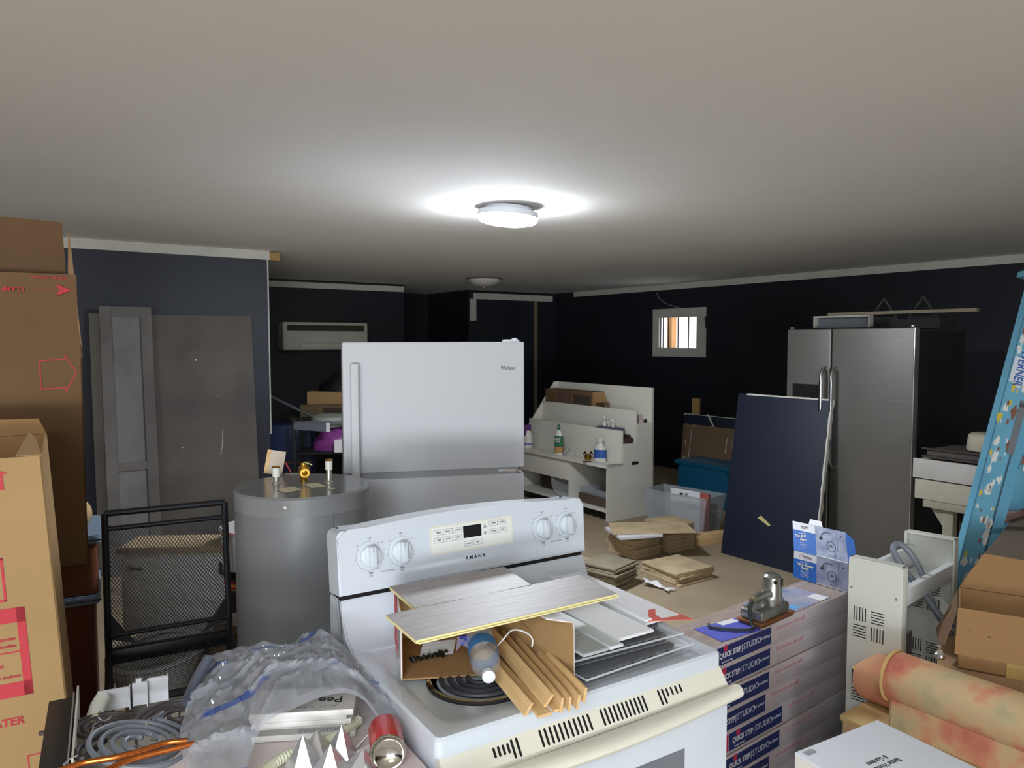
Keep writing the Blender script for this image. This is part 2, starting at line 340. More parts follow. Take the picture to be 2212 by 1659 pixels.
burner(.195, .17, .106); burner(.578, .17, .074); burner(.195, .385, .070); burner(.575, .372, .092)
# vent strip, handle, oven door, drawer
vs = MB(); vs.prism([(.0, .877), (-.014, .877), (-.040, .842), (-.040, .834), (.0, .834)], .004, .758, cream, YZ)
ve = vs.build('vent_strip', st); nv = Vector((0, -.035, -.026)).normalized()
def slot(s, f0, f1):
    q = MB(); p = lambda f: Vector((0, -.014-.026*f, .877-.035*f)); out = Vector((0, -.8, .6))*.0006; up_ = p(f0); dn = p(f1); w = .0026
    ring = [(s+w*math.cos(R(a)), up_+Vector((0, .026, .035)).normalized()*w*math.sin(R(a))) for a in range(0, 181, 30)]+[(s+w*math.cos(R(a)), dn+Vector((0, .026, .035)).normalized()*w*math.sin(R(a))) for a in range(180, 361, 30)]
    return [(x, (v_+out).y, (v_+out).z) for x, v_ in ring]
for s0, s1, nn, f0, f1 in ((.118, .150, 4, .3, .62), (.160, .172, 2, .2, .9), (.228, .351, 11, .2, .85), (.386, .505, 11, .2, .85), (.552, .564, 2, .2, .85), (.576, .617, 4, .25, .55)):
    for k in range(nn): MB().sheet(slot(s0+(s1-s0)*k/max(1, nn-1), f0, f1), .0004, black).build('vent_slot', ve)
od = MB(); od.box((.002, -.040, .175), (.760, -.002, .832), white, .008)
od.box((.145, -.0415, .395), (.616, -.039, .728), M('oven_window_mesh', (120, 124, 132), .3, rgb2=(96, 100, 108), scale=600), 0)
door = od.build('oven_door', st)
def hf(i, j):
    s = -.012+.788*i; bow = .028+.020*math.sin(math.pi*i); a = 2*math.pi*j; cy = -.040-bow*.55; cz = .829-.004*math.sin(math.pi*i)
    return (s, cy+(bow*.62)*math.cos(a), cz+.0155*math.sin(a)*(1 if abs(math.cos(a)) < .9 else .9))
m = MB(); m.grid(hf, 24, 16, cream); m.add([hf(0, j/16) for j in range(16)], [list(range(16))], cream); m.add([hf(1, j/16) for j in range(16)], [list(range(16))], cream)
m.build('oven_handle', door)
MB().box((.002, -.03, .055), (.760, -.002, .168), white, .008).build('storage_drawer', st)
MB().tube([(-.006, .52, 1.03), (-.008, .50, .97), (-.006, .50, .93), (-.012, .49, .87)], .0035, gray).build('edge_trim', st)

# ------------------------------------------------------------------ things on the stove
Z0 = .9175
# cardboard box lying open towards the viewer
bo = at(868, 1472, z=Z0); be = at(1240, 1487, z=Z0); ba = math.atan2(be.y-bo.y, be.x-bo.x); BW = (be-bo).length; BH, BD = .142, .24
bx = thing('cardboard_box', 'open white and brown cardboard box on the stove under gray planks', 'box', bo, ba)
printed = M('white_red_carton_print', (216, 212, 214), .7)
def panel(name, pts, matin, matout, th=.004, parent=bx):
    q = MB(); q.sheet(pts, th*.5, matin); P_ = [Vector(p) for p in pts]; nn_ = (P_[1]-P_[0]).cross(P_[2]-P_[1]).normalized()
    q.sheet([p-nn_*th*.5 for p in P_], th*.5, matout); return q.build(name, parent)
RB = Matrix.Rotation(-ba, 3, 'Z'); L_ = RB @ Vector((-.046, .225, 0)); KX, KY = L_.x, L_.y; SD = L_.normalized(); L_ = RB @ Vector((-.165, .255, 0)); RX, RYY = L_.x, L_.y   # racked-over carton: the right side swings out
panel('bottom', [(0, 0, .004), (.10, .022, .004), (.17, .04, .004), (BW-.02, .035, .004), (BW+RX, RYY, .004), (KX, KY, .004)], cardD, card)
sl = panel('side_panel', [(0, 0, .004), (KX, KY, .004), (KX, KY, BH), (0, .0, BH)], cardD, printed)
panel('side_panel', [(BW+RX, RYY, .004), (BW, .0, .004), (BW-.001, -.003, BH-.012), (BW-.004, .004, BH), (BW+RX, RYY, BH)], card, printed)
panel('back_panel', [(KX, KY, .004), (BW+RX, RYY, .004), (BW+RX, RYY, BH), (KX, KY, BH)], card, printed)
panel('top_flap', [(BW-.125, .10, BH+.001), (BW-.06, .012, BH+.002), (BW-.015, .0, BH+.002), (BW-.004, .004, BH), (BW+RX*.45, RYY*.45, BH), (BW+RX*.45-.03, RYY*.45, BH)], paper, cardD)
panel('top_flap', [(KX*.55, KY*.55, BH), (KX*.55+.05, KY*.55, BH), (KX+.05, KY, BH), (KX, KY, BH)], paper, cardD)
SN = Vector((-SD.y, SD.x, 0))
def onside(f, z, o=.0048): return Vector((KX*f, KY*f, z))+SN*o
q = MB(); q.sheet([onside(.62, .006), onside(.98, .006), onside(.98, BH-.004), onside(.62, BH-.004)], .0006, redink); q.sheet([onside(.50, .006), onside(.54, .006), onside(.54, BH-.004), onside(.50, BH-.004)], .0006, redink); q.build('printed_stripe', sl)
txt(sl, 'No.8', .045, onside(.18, .085), (0, 0, 1), SD*-1 if False else SD, ink, bold=.001); txt(sl, 'FLAT', .026, onside(.38, .085), (0, 0, 1), SD, inkG)
# planks lying across the box
zt = Z0+BH+.006
def plank(pts, label):
    q = MB(); q.sheet([(p.x, p.y, zt+.0075) for p in pts], -.0005, lam); th = .0075
    c = sum(pts, Vector())/4
    for sgn in (0,): q.sheet([(p.x, p.y, zt) for p in pts], .0075, lamcore)
    ed = [p+(p-c).normalized()*0 for p in pts]
    o = q.build('laminate_plank'); return tag(o, label, 'plank', 'laminate planks on the stove')
def ordered(pts, z):                                                # make counter-clockwise so the sheet grows upward
    P_ = [at(x, y, z=z) for x, y in pts]; a_ = sum(P_[k].x*P_[(k+1) % 4].y-P_[(k+1) % 4].x*P_[k].y for k in range(4))
    return P_ if a_ > 0 else P_[::-1]
def plank2(pts, z, label):
    P_ = ordered(pts, z+.008); rot = math.atan2((at(*pts[2], z=z)-at(*pts[1], z=z)).y, (at(*pts[2], z=z)-at(*pts[1], z=z)).x)
    o0 = P_[0].copy(); L_ = [Matrix.Rotation(-rot, 3, 'Z') @ (p-o0) for p in P_]
    q = MB(); q.sheet([(p.x, p.y, -.0068) for p in L_], .0068, lamcore); q.sheet([(p.x, p.y, 0) for p in L_], .0012, lam)
    e0, e1 = sorted(L_, key=lambda p: p.y)[:2]; e0, e1 = (e0, e1) if e0.x < e1.x else (e1, e0)
    q.sheet([(e0.x+.004, e0.y, -.0068), (e0.x+.004, e0.y-.005, -.0068), (e1.x, e1.y-.005, -.0068), (e1.x, e1.y, -.0068)], .003, lamcore)
    return tag(put(q.build('laminate_plank'), (o0.x, o0.y, z+.0068), rot), label, 'plank', 'laminate planks on the stove')
plank2([(833.6, 1328), (898.6, 1382.6), (1334, 1282), (1251, 1241.5)], zt, 'longer gray wood-look laminate plank in front, lying across the cardboard box on the stove')
plank2([(841.7, 1267), (896, 1313), (1149, 1264.0), (1088.5, 1224)], zt, 'shorter gray wood-look laminate plank lying behind the longer one, nearest the stove console')
# slats poking out of the box
SL = [((1134, 1540), (996, 1368), 0.000, .62, 26), ((1176, 1520), (1040, 1352), .012, .55, 26), ((1163, 1545), (1010, 1372), .000, 0.05, 32), ((1196, 1532), (1052, 1362), .0, .02, 24), ((1212, 1532), (1074, 1362), .0, .92, 24), ((1230, 1529), (1086, 1352), .0, .95, 26), ((1247, 1525), (1098, 1347), .0, .88, 26), ((1262, 1510), (1108, 1345), .012, .9, 24)]
slat_lab = ['leftmost thin pale wood slat resting on edge over the stove front', 'upright pale wood slat leaning on the leftmost one in the box', 'flat pale wood slat lying lowest beneath the two upright ones', 'short chipped wood slat with a split end, middle of the bundle', 'wood slat with a broken notch right of the chipped one', 'wood slat third from the right in the bundle on the stove', 'wood slat second from the right in the bundle on the stove', 'rightmost wood slat in the bundle, along the cardboard box side']
for k, (p, q_, dz, tl, w) in enumerate(SL):
    a_ = at(*p, z=Z0+.012+dz); b_ = at(*q_, z=Z0+.016+dz+.010); d = (b_-a_); d.z = .006; b_ = a_+d.normalized()*.36
    s_ = MB(); s_.box((0, -.0028, 0), (.36, .0028, .030 if k != 3 else .024), wood, .0006)
    o = s_.build('wood_shim'); x = (b_-a_).normalized(); side = Vector((0, 0, 1)).cross(x).normalized(); upv = x.cross(side)
    th_ = R(90)*(1-tl); yv = side*math.cos(th_)+upv*math.sin(th_); zv = -side*math.sin(th_)+upv*math.cos(th_)
    a_.z = Z0+.0045+dz+(.003 if tl < .1 else .0)
    o.matrix_world = frame(a_, x, yv); tag(o, slat_lab[k], 'wood strip', 'wood slats in the box on the stove')
# bottle
cp = at(1056, 1463, z=.968); bk = at(1034, 1385, z=.958); ax = (bk-cp).normalized(); ax.z = .07; ax.normalize(); yv = Vector((0, 0, 1)).cross(ax).normalized()
bt = thing('water_bottle', 'clear plastic water bottle with white cap and blue label, lying toward viewer', 'bottle'); bt.matrix_world = Matrix.Translation(cp) @ frame((0, 0, 0), yv, ax.cross(yv))
MB().lathe([(.0125, .010), (.0125, .016), (.018, .03), (.030, .05), (.0325, .065), (.0315, .075), (.0325, .085), (.0325, .165), (.030, .195), (.018, .2), (0, .196)], film('bottle_plastic', (216, 222, 226), .28, .06), 32).build('bottle_body', bt)
MB().lathe([(0, 0), (.012, 0), (.0138, .001), (.0138, .013), (.0125, .014)], M('white_cap', (222, 226, 236), .4), 28).build('bottle_cap', bt)
m = MB(); m.lathe([(.0331, .092), (.0331, .135)], M('blue_bottle_label', (52, 132, 208), .4), 32); m.build('bottle_label', bt)
# corkscrew and bubble-wrapped glass, white cord, loose bits in the box
def inb(x, y, z=0): return bo + Matrix.Rotation(ba, 3, 'Z') @ Vector((x, y, z))
pts = [inb(.004+.075*k/24, .075+.05*k/24, .016)+Vector((0, 0, .004*math.sin(k*1.7)))+Vector((0, .003*math.cos(k*1.7), 0)) for k in range(25)]
q = MB(); q.tube(pts, .0045, M('dark_bronze', (44, 44, 38), .25, metal=.7), 8, rs=[.0065 if k < 3 or 17 < k < 22 else .0035 for k in range(25)])
tag(q.build('metal_hook'), 'twisted dark metal hook lying in the open box on the stove', 'hook')
q = MB()
for i in range(8):
    for j in range(4): q.lathe([(0, .006), (.0035, .004), (.0045, 0)], clear, 8, Matrix.Translation(inb(.022+.0085*i, .10+.0095*j+.004*i, .014+.005*j)) )
q.sheet([inb(.018, .095, .013), inb(.092, .122, .013), inb(.094, .158, .033), inb(.020, .132, .033)], .001, film('bubble_wrap', (225, 228, 230), .4, .2))
tag(q.build('bubble_wrap'), 'strip of bubble wrap behind the dark hook in the box', 'bubble wrap')
q = MB(); q.grid(lambda i, j: inb(.10+.07*i, .12+.05*j, .02+.03*math.sin(i*5+j*4)**2), 8, 6, film('thin_bag', (210, 205, 225), .45, .1)); q.box(inb(.105, .135, .03), inb(.13, .15, .05), M('blue_sticker', (40, 60, 190), .4))
tag(q.build('plastic_bag'), 'small clear plastic bag with blue sticker beside the water bottle', 'bag')
a_ = [at(1070, 1400, z=.955), at(1086, 1382, z=.985), at(1107, 1361, z=1.0), at(1135, 1366, z=.995), at(1150, 1380, z=.985), at(1149, 1397, z=.97)]
tag(MB().tube([v_ for v_ in smooth(a_)], .0018, M('white_cord', (230, 230, 230), .4), 8).build('cord'), 'thin white cord curling over the wood slats', 'cord')
# clear trays of black hexagon tiles and sample boards on top
hexm = M('black_gloss_tile', (30, 30, 33), .15); trayp = film('clear_tray_plastic', (206, 208, 214), .16, .08)
def hextray(s, t_, z, rz, label):
    o = thing('hexagon_tile_sheet', label, 'tile sheet', sw(s, t_, z), SA+rz, 'packs of black hexagon tile on the stove')
    MB().box((-.17, -.165, 0), (.17, .165, .0022), trayp).box((-.17, -.165, .017), (.17, .165, .0185), trayp).build('plastic_pack', o)
    hx = MB(); r = .0315
    for i in range(5):
        for j in range(5):
            x = -.135+i*.0605+(.030 if j % 2 else 0); y = -.120+j*.0525
            if x < .142: hx.prism([(x+r*math.cos(R(60*k+30)), y+r*math.sin(R(60*k+30))) for k in range(6)], .0028, .012, hexm, None, .0015)
    MB().tube([(-.17, -.165, .012), (.17, -.165, .012), (.17, .165, .012), (-.17, .165, .012)], .0028, film('tray_rim_highlight', (226, 228, 232), .55, .06), 8, closed=True).build('tray_rim_highlight', o)  # whitish tube along the tray edge, its highlight put into the colour
    hx.build('hexagon_tiles', o); return o
hextray(.53, .180, .9185, R(3), 'lowest clear pack of black hexagon tiles, lying on the stove right burners')
hextray(.525, .212, .9425, R(-2), 'middle clear pack of black hexagon tiles on the stove right side')
hextray(.52, .242, .9665, R(4), 'upper clear pack of black hexagon tiles, right under the white samples')
zb = .989; sheets = [('white sample board with red tipped wrapper lying outermost right on the tile packs', (.585, -.16, .695, .46), 0, paper), ('wide white flooring sample board left of the red tipped one', (.468, .02, .575, .40), 0, paper), ('narrow white sample strip left of the wide white board', (.425, -.005, .462, .44), .0, M('cool_white_board', (214, 220, 226), .5)), ('gray and white sample board beside the cardboard box', (.352, .075, .42, .36), 0, M('gray_sample_print', (196, 200, 206), .5, rgb2=(150, 158, 164), scale=7)), ('short pale gray tile sample at the front of the sample boards', (.352, -.005, .42, .068), 0, M('pale_gray_tile', (176, 182, 184), .35))]
for lab, (s0, t0, s1, t1), rz, mt in sheets:
    if s0 == .585: t0 = .06
    q = MB(); q.box((0, 0, 0), (s1-s0, t1-t0, .006), mt, .0008); q.box((.002, .002, .006), (s1-s0-.002, t1-t0-.002, .0066), mt)
    o = tag(put(q.build('sample_board'), sw(s0, t0, zb), SA), lab, 'sample board', 'sample boards on the stove')
    if s0 == .585:
        w_ = MB(); w_.sheet([(.01, .0, .0075), (.12, -.035, .001), (.118, .06, .002), (.06, .055, .0075)], .0015, M('red_wrapper', (226, 110, 100), .25)); w_.build('wrapper_tip', o)
        w_ = MB(); w_.box((.0, .0, .007), (.022, .40, .013), paper, .001); w_.build('edge_strip', o)

# ------------------------------------------------------------------ white top-freezer fridge
FA = R(13.5); FS = 1.035; FO = Vector((-.666, 2.93, 0)); FW, FH = .738, 1.658
fr = thing('refrigerator', 'white top-freezer refrigerator behind the stove, long handle on its left', 'refrigerator', FO, FA)
MB().box((.004, .075, .03), (FW-.004, .72, FH-.012), M('fridge_side', (196, 198, 204), .4), .006).build('cabinet', fr)
MB().box((.0, 0, 1.135), (FW, .068, FH), whiteR, .008, seg=3).build('freezer_door', fr)
fd = MB().box((.0, 0, .09), (FW, .068, 1.110), whiteR, .008, seg=3).build('fridge_door', fr)
MB().box((.03, .01, 1.108), (FW-.03, .066, 1.137), M('gasket_gray', (150, 152, 156), .5)).build('gasket', fr)
hm = MB(); hm.box((.030, -.048, .96), (.062, -.026, 1.575), whiteR, .008, seg=3); hm.box((.034, -.03, 1.50), (.058, .004, 1.565), whiteR, .004); hm.box((.034, -.03, 1.145), (.058, .004, 1.20), whiteR, .004)
hm.build('freezer_handle', fr)
hm = MB(); hm.box((.030, -.048, .45), (.062, -.026, .93), whiteR, .008, seg=3); hm.box((.034, -.03, .86), (.058, .004, .92), whiteR, .004); hm.box((.034, -.03, .46), (.058, .004, .52), whiteR, .004); hm.build('fridge_handle', fr)
MB().box((FW-.085, .005, FH), (FW-.02, .05, FH+.009), white, .003).cyl((FW-.035, .03, FH+.008), (FW-.035, .03, FH+.016), .012, white).build('top_hinge', fr)
MB().box((FW-.11, .008, 1.117), (FW-.005, .05, 1.128), chrome, .002).build('middle_hinge', fr)
MB().box((.02, .03, 0), (FW-.02, .66, .05), black).build('plinth', fr)
txt(fr, 'Whirlpool', .0195, (FW-.070, -.0008, FH-.108), (1, 0, 0), (0, 0, 1), M('dark_gray_badge', (70, 72, 78), .3), 'brand_badge', bold=.0003, sx=.75)

# ------------------------------------------------------------------ gray water heater
HX, HY, HR, HZ = -.722, 2.56, .225, 1.165
wh = thing('water_heater', 'gray cylindrical water heater left of the white fridge', 'water heater', (HX, HY, 0))
MB().lathe([(0, .02), (HR, .02), (HR, HZ-.05)], grayenam, 64).build('tank_jacket', wh)
MB().lathe([(HR+.003, HZ-.062), (HR+.004, HZ-.006), (HR-.004, HZ+.001), (HR-.02, HZ), (0, HZ+.001)], M('gray_lid', (126, 127, 129), .22, var=.05, scale=9), 64).build('top_lid', wh)
MB().box((HR*.62, -HR*.79, .1), (HR*.64, -HR*.77, HZ-.06), M('seam_gray', (96, 97, 100), .4)).build('seam', wh)
MB().lathe([(HR-.03, 0), (HR-.03, .02)], black, 32).build('base_ring', wh)
def hp(px, py, z=HZ): p = at(px, py, z=z); return Vector((p.x-HX, p.y-HY, p.z))
nip = M('pipe_nipple', (200, 196, 186), .3, metal=.7)
for px, py, h in ((597, 1046, .062), (711, 1043, .082)):
    p = hp(px, py); q = MB(); q.cyl(p, p+Vector((0, 0, h-.03)), .0095, nip); q.lathe([(.0135, 0), (.0135, .004), (.010, .008)], nip, 16, Matrix.Translation(p)); o = q.build('pipe_nipple', wh)
    q = MB(); q.cyl(p+Vector((0, 0, h-.035)), p+Vector((0, 0, h)), .0125, M('white_tape', (222, 220, 214), .6)); q.lathe([(.0127, 0), (.0135, .004), (.010, .006), (0, .006)], brass, 16, Matrix.Translation(p+Vector((0, 0, h-.004)))); q.build('pipe_cap', o)
p = hp(657, 1040); v_ = MB()
v_.lathe([(0, 0), (.014, 0), (.015, .01), (.012, .014), (.016, .024), (.019, .034), (.017, .052), (.013, .057), (.012, .066), (0, .068)], brass, 20, Matrix.Translation(p))
v_.lathe([(.009, -.001), (.009, .014), (.0165, .014), (.0165, -.004)], brass, 20, Matrix.Translation(p+Vector((.006, -.014, .034))) @ Matrix.Rotation(R(90), 4, 'X') @ Matrix.Rotation(R(20), 4, 'Y'))
v_.box((-.022, -.004, .064), (.008, .004, .068), M('valve_lever', (150, 156, 110), .4, metal=.5), .001, Matrix.Translation(p) @ Matrix.Rotation(R(20), 4, 'Y'))
v_.build('relief_valve', wh)
lb = M('yellowed_label', (206, 200, 170), .6)
for a_, b_, c_, d_, nm in (((596, 1058), (634, 1051), (652, 1058), (616, 1065), 'paper_label'), ((657, 1046), (686, 1043), (703, 1050), (673, 1054), 'paper_label'),):
    q = MB(); P4 = [hp(*x, z=HZ+.0015) for x in (a_, b_, c_, d_)]; q.sheet(P4[::-1], .0006, lb); q.build(nm, wh)
q = MB(); q.lathe([(0, .0015), (.012, .0015), (.013, .0025), (0, .003)], lb, 24, Matrix.Translation(hp(716, 1057))); q.build('round_plug', wh)
pc = hp(632, 1024); q = MB(); q.box((-.03, -.012, 0), (.03, .012, .002), M('circuit_board', (170, 172, 160), .5), 0, Matrix.Translation(pc)); q.tube([pc+Vector((-.005, 0, .004)), pc+Vector((-.012, 0, .02)), pc+Vector((-.022, .004, .032)), pc+Vector((-.025, .004, .042))], .0025, M('red_wire', (206, 50, 60), .4), 8); q.build('wiring', wh)
q = MB(); q.box((-.0, -.011, 0), (.009, .011, .009), M('tiny_tag', (210, 205, 205), .5), 0, Matrix.Translation(Vector((.005, -HR-.004, HZ-.03)))); q.build('tag', wh)
# access cover block standing at the back of the lid
p = hp(594, 1026); q = MB(); q.box((-.034, -.008, 0), (.026, .008, .088), M('beige_card', (200, 186, 170), .7), .001); q.box((-.040, -.009, 0), (-.026, .0085, .088), wood)
o = q.build('wood_block'); tag(put(o, (HX+p.x, HY+p.y, HZ+.002), rot=(R(-6), R(10), R(10))), 'small beige and wood block standing at back of the gray water heater lid', 'block')

#__PART2__
# ------------------------------------------------------------------ flooring cartons in a stack, right of the stove
LO = Vector((.68, 2.441, 0)); LA = R(38.4); LX = Vector((math.cos(LA), math.sin(LA), 0)); LY = Vector((-math.sin(LA), math.cos(LA), 0))
boxw = M('flooring_carton_white', (196, 186, 190), .7); navyink = M('navy_label_ink', (34, 50, 108), .6); pink = M('pink_ink', (206, 140, 160), .7); cartop = M('flooring_carton_print', (172, 156, 146), .5, rgb2=(150, 132, 124), scale=10, stretch=(1, 9, 9), detail=5)
bl = [('top', 0.0), ('second from the top', .0), ('third from the top', -.015), ('fourth from the top', -.03), ('fifth, with its red end showing,', .085), ('sixth from the top', .06), ('seventh from the top', .0), ('lowest', .02)]
for k, (pos, dx) in enumerate(bl):
    z0 = .64-.08*(k+1)
    o = thing('flooring_carton', 'long navy-labeled flooring carton, %s in the stack beside the stove' % pos, 'carton', LO+LX*dx+LY*(.004*math.sin(k*2.1))+Vector((0, 0, z0)), LA, 'laminate flooring cartons in the stack')
    q = MB(); q.box((-.08, 0, .0005), (1.10, .20, .0795), boxw, .002); q.box((-.078, .002, .0792), (1.098, .198, .0797), cartop)
    q.box((-.001, -.0004, .009), (.324, .001, .071), navyink); q.box((-.078, -.0004, .009), (-.004, .001, .071), M('red_label_ink', (206, 52, 84), .6)); q.lathe([(0, 0), (.018, .0)], paper, 24, Matrix.Translation((-.041, -.0008, .046)) @ Matrix.Rotation(R(90), 4, 'X'))
    for j in range(7): q.box((.37, -.0003, .038-.005*j), (.37+.28+.08*math.sin(j*2.3+k), .001, .0388-.005*j), inkG)
    q.box((.26, -.0006, .066), (.05, .0, .067), navyink); q.lathe([(0, 0), (.012, 0)], M('crimson_mark', (200, 50, 90), .5), 16, Matrix.Translation((.052, -.0007, .062)) @ Matrix.Rotation(R(90), 4, 'X'))
    c = q.build('carton_body', o)
    if k < 7:
        f = (-.0012)
        txt(c, 'QUICK STEP', .026, (.018, f, .040), (1, 0, 0), (0, 0, 1), paper, align='LEFT', bold=.0006, sx=.85)
        txt(c, '|', .03, (.142, f, .041), (1, 0, 0), (0, 0, 1), paper, align='LEFT'); txt(c, 'STUDIO', .03, (.153, f, .041), (1, 0, 0), (0, 0, 1), M('pale_ink', (214, 218, 232), .6), align='LEFT')
        txt(c, 'with Spillrepel', .014, (.252, f, .042), (1, 0, 0), (0, 0, 1), M('pale_ink', (214, 218, 232), .6), align='LEFT', sx=.8); txt(c, 'laminate flooring', .009, (.03, f, .018), (1, 0, 0), (0, 0, 1), paper, align='LEFT')
        txt(c, "Don't stress the spill", .022, (.36, f, .056), (1, 0, 0), (0, 0, 1), pink, align='LEFT')
zb_ = .6405
def lp(s, t_, z=zb_): return LO+LX*s+LY*t_+Vector((0, 0, z))
q = MB(); q.box((0, 0, 0), (.20, .13, .0015), M('violet_blue_print', (92, 98, 196), .45)); q.box((.11, .10, .0015), (.19, .13, .002), paper)
tag(put(q.build('leaflet'), lp(.05, .015), LA-R(8)), 'violet-blue leaflet under the metal sander on the top carton', 'leaflet')
q = MB(); q.box((0, 0, 0), (.34, .17, .001), M('pinkish_leaflet', (186, 176, 186), .35, rgb2=(120, 140, 176), scale=9)); q.box((.015, .01, .001), (.14, .045, .0016), M('sky_blue_print', (106, 174, 228), .4)); q.box((.27, .0, .001), (.33, .06, .0016), paper)
tag(put(q.build('leaflet'), lp(.42, .015), LA), 'glossy leaflet with sky blue strip between sander and faucet box', 'leaflet')
# sander
alu = M('worn_cast_aluminum', (168, 168, 164), .3, metal=.8, rgb2=(136, 138, 130), scale=14)
t = thing('orbital_sander', 'old metal orbital sander with dark cord on the flooring cartons', 'sander', at(1655, 1334, z=.643), R(41)); t.location.z = zb_+.002
MB().box((-.105, -.05, 0), (.105, .05, .012), M('worn_brown_felt', (112, 70, 40), .8, var=.3, scale=30), .002).box((-.115, -.052, .010), (.110, .052, .016), M('rusty_clamp', (150, 104, 70), .5, metal=.5), .001).build('sanding_pad', t)
MB().box((-.105, -.046, .016), (.085, .046, .055), alu, .012, seg=3).build('base_housing', t)
mm = Matrix.Translation((.038, 0, 0)); q = MB(); q.lathe([(.040, .05), (.041, .066), (.036, .074), (.035, .13), (.033, .148), (.024, .157), (0, .160)], alu, 32, mm)
for j in range(3): q.box((.034, -.012, .118+.009*j), (.0365, .012, .122+.009*j), dark, 0, mm @ Matrix.Rotation(R(-75), 4, 'Z'))
q.cyl((-.036, 0, .135), (-.024, 0, .135), .007, dark, mx=mm @ Matrix.Rotation(R(48), 4, 'Z')); q.build('motor_housing', t)
q = MB(); q.tube([(.015, 0, .088), (-.02, 0, .092), (-.06, 0, .090), (-.085, 0, .088)], .02, alu, 16, rs=[.021, .019, .017, .015]); hd = q.build('handle', t)
MB().cyl((-.084, 0, .088), (-.100, 0, .085), .012, M('brass_collar', (150, 140, 100), .5, metal=.5)).build('collar', hd)
MB().tube([(-.098, 0, .085), (-.112, 0, .070), (-.116, -.004, .04), (-.118, -.012, .012), (-.135, -.03, .006), (-.165, -.03, .006), (-.20, .0, .006), (-.235, .05, .006), (-.245, .08, .006), (-.225, .095, .006)], .0055, M('dark_green_cord', (44, 52, 48), .6), 10, rs=[.008, .009, .007]+[.0048]*7).build('power_cord', t)
# faucet box with its lid up
fo = at(1714, 1247, z=.641); fe = at(1831, 1281, z=.641); fa = math.atan2(fe.y-fo.y, fe.x-fo.x); fw = (fe-fo).length
t = thing('faucet_box', 'blue and white faucet box with open printed lid on the flooring cartons', 'box', (fo.x, fo.y, zb_+.0022), fa)
fblue = M('faucet_box_blue', (44, 104, 190), .45); fpic = M('faucet_photo_print', (176, 184, 208), .4, rgb2=(128, 136, 168), scale=16); fwh = M('faucet_box_white', (224, 226, 232), .45)
def facebox(mb, mx, h):
    mb.box((0, 0, 0), (fw, .0016, h), fwh, 0, mx); mb.box((0, -.0005, 0), (.108, 0, h*.72), fblue, 0, mx); mb.box((.108, -.0005, .004), (fw, 0, h), fpic, 0, mx)
    mb.tube([(.135, -.001, h*.62), (.14, -.001, h*.78), (.155, -.001, h*.86), (.178, -.001, h*.84)], .0026, M('faucet_print_gray', (92, 96, 112), .4), 6, mx=mx); mb.cyl((.128, -.0008, h*.60), (.138, -.0008, h*.66), .006, M('faucet_print_dark', (64, 62, 70), .4), n=10, mx=mx)
    mb.tube([(.178+.019*math.cos(2*math.pi*k/20), -.001, h*.42+.021*math.sin(2*math.pi*k/20)) for k in range(20)], .0014, M('faucet_print_gray', (92, 96, 112), .4), 5, closed=True, mx=mx)
    mb.box((.172, -.0012, h*.40), (.184, -.0006, h*.45), M('faucet_print_dark', (64, 62, 70), .4), 0, mx); mb.tube([(.165, -.001, h*.12), (.195, -.001, h*.10), (.196, -.001, h*.22)], .0012, M('faucet_print_gray', (92, 96, 112), .4), 5, mx=mx)
    mb.box((.206, -.001, h*.3), (.2075, -.0006, h*.93), M('faucet_print_gray', (92, 96, 112), .4), 0, mx); mb.lathe([(0, 0), (.0035, 0)], M('faucet_print_dark', (64, 62, 70), .4), 12, mx @ Matrix.Translation((.226, -.001, h*.82)) @ Matrix.Rotation(R(90), 4, 'X'))
def facetxt(par, mx, h):
    X1 = mx.to_3x3() @ Vector((1, 0, 0)); Z1 = mx.to_3x3() @ Vector((0, 0, 1)); p = lambda x, z: mx @ Vector((x, -.0012, z))
    txt(par, 'home', .02, p(.064, h*.87), X1, Z1, ink, sx=.9); txt(par, 'Single Handle', .008, p(.054, h*.655), X1, Z1, fwh); txt(par, 'Tub & Shower', .0155, p(.054, h*.555), X1, Z1, M('cream_ink', (240, 234, 200), .5), bold=.0004, sx=.88); txt(par, 'Faucet', .0155, p(.054, h*.44), X1, Z1, M('cream_ink', (240, 234, 200), .5), bold=.0004, sx=.88)
    for j in range(5): txt(par, 'Metal lever and round plate'[j:22+j], .0042, p(.054, h*(.33-.05*j)), X1, Z1, fwh)
q = MB(); I4 = Matrix.Identity(4); facebox(q, I4, .116); q.box((0, .0016, 0), (.002, .095, .114), fwh); q.box((fw-.002, .0016, 0), (fw, .095, .114), cardD); q.box((0, .093, 0), (fw, .095, .114), cardD); q.box((0, .0016, 0), (fw, .095, .002), fblue)
q.tube([(.028, -.0012, .094), (.028, -.0012, .103), (.036, -.0012, .109), (.044, -.0012, .103), (.044, -.0012, .094)], .0007, inkG, 5)
c = q.build('carton_body', t); facetxt(c, I4, .116)
lidm = Matrix.Translation((-.02, .0, .118)) @ Matrix.Rotation(R(-30), 4, 'X') @ Matrix.Rotation(R(0), 4, 'Y') @ Matrix(((1, 0, -.42, 0), (0, 1, 0, 0), (0, 0, 1, 0), (0, 0, 0, 1))) @ Matrix.Translation((.02, 0, 0))
q = MB(); facebox(q, lidm, .125); q.sheet([(fw, 0, .0), (fw+.034, .004, .012), (fw+.034, .004, .10), (fw, 0, .125)], .0015, fblue, lidm); q.sheet([(.08, 0, .125), (.145, 0, .125), (.14, .006, .15), (.085, .006, .15)], .0015, fwh, lidm)
c = q.build('open_lid', t); facetxt(c, lidm, .125)
q = MB(); q.sheet([(fw-.004, .02, .10), (fw+.05, .02, .085), (fw+.06, .09, .112), (fw-.004, .09, .114)], .0015, wood); q.build('side_flap', t)

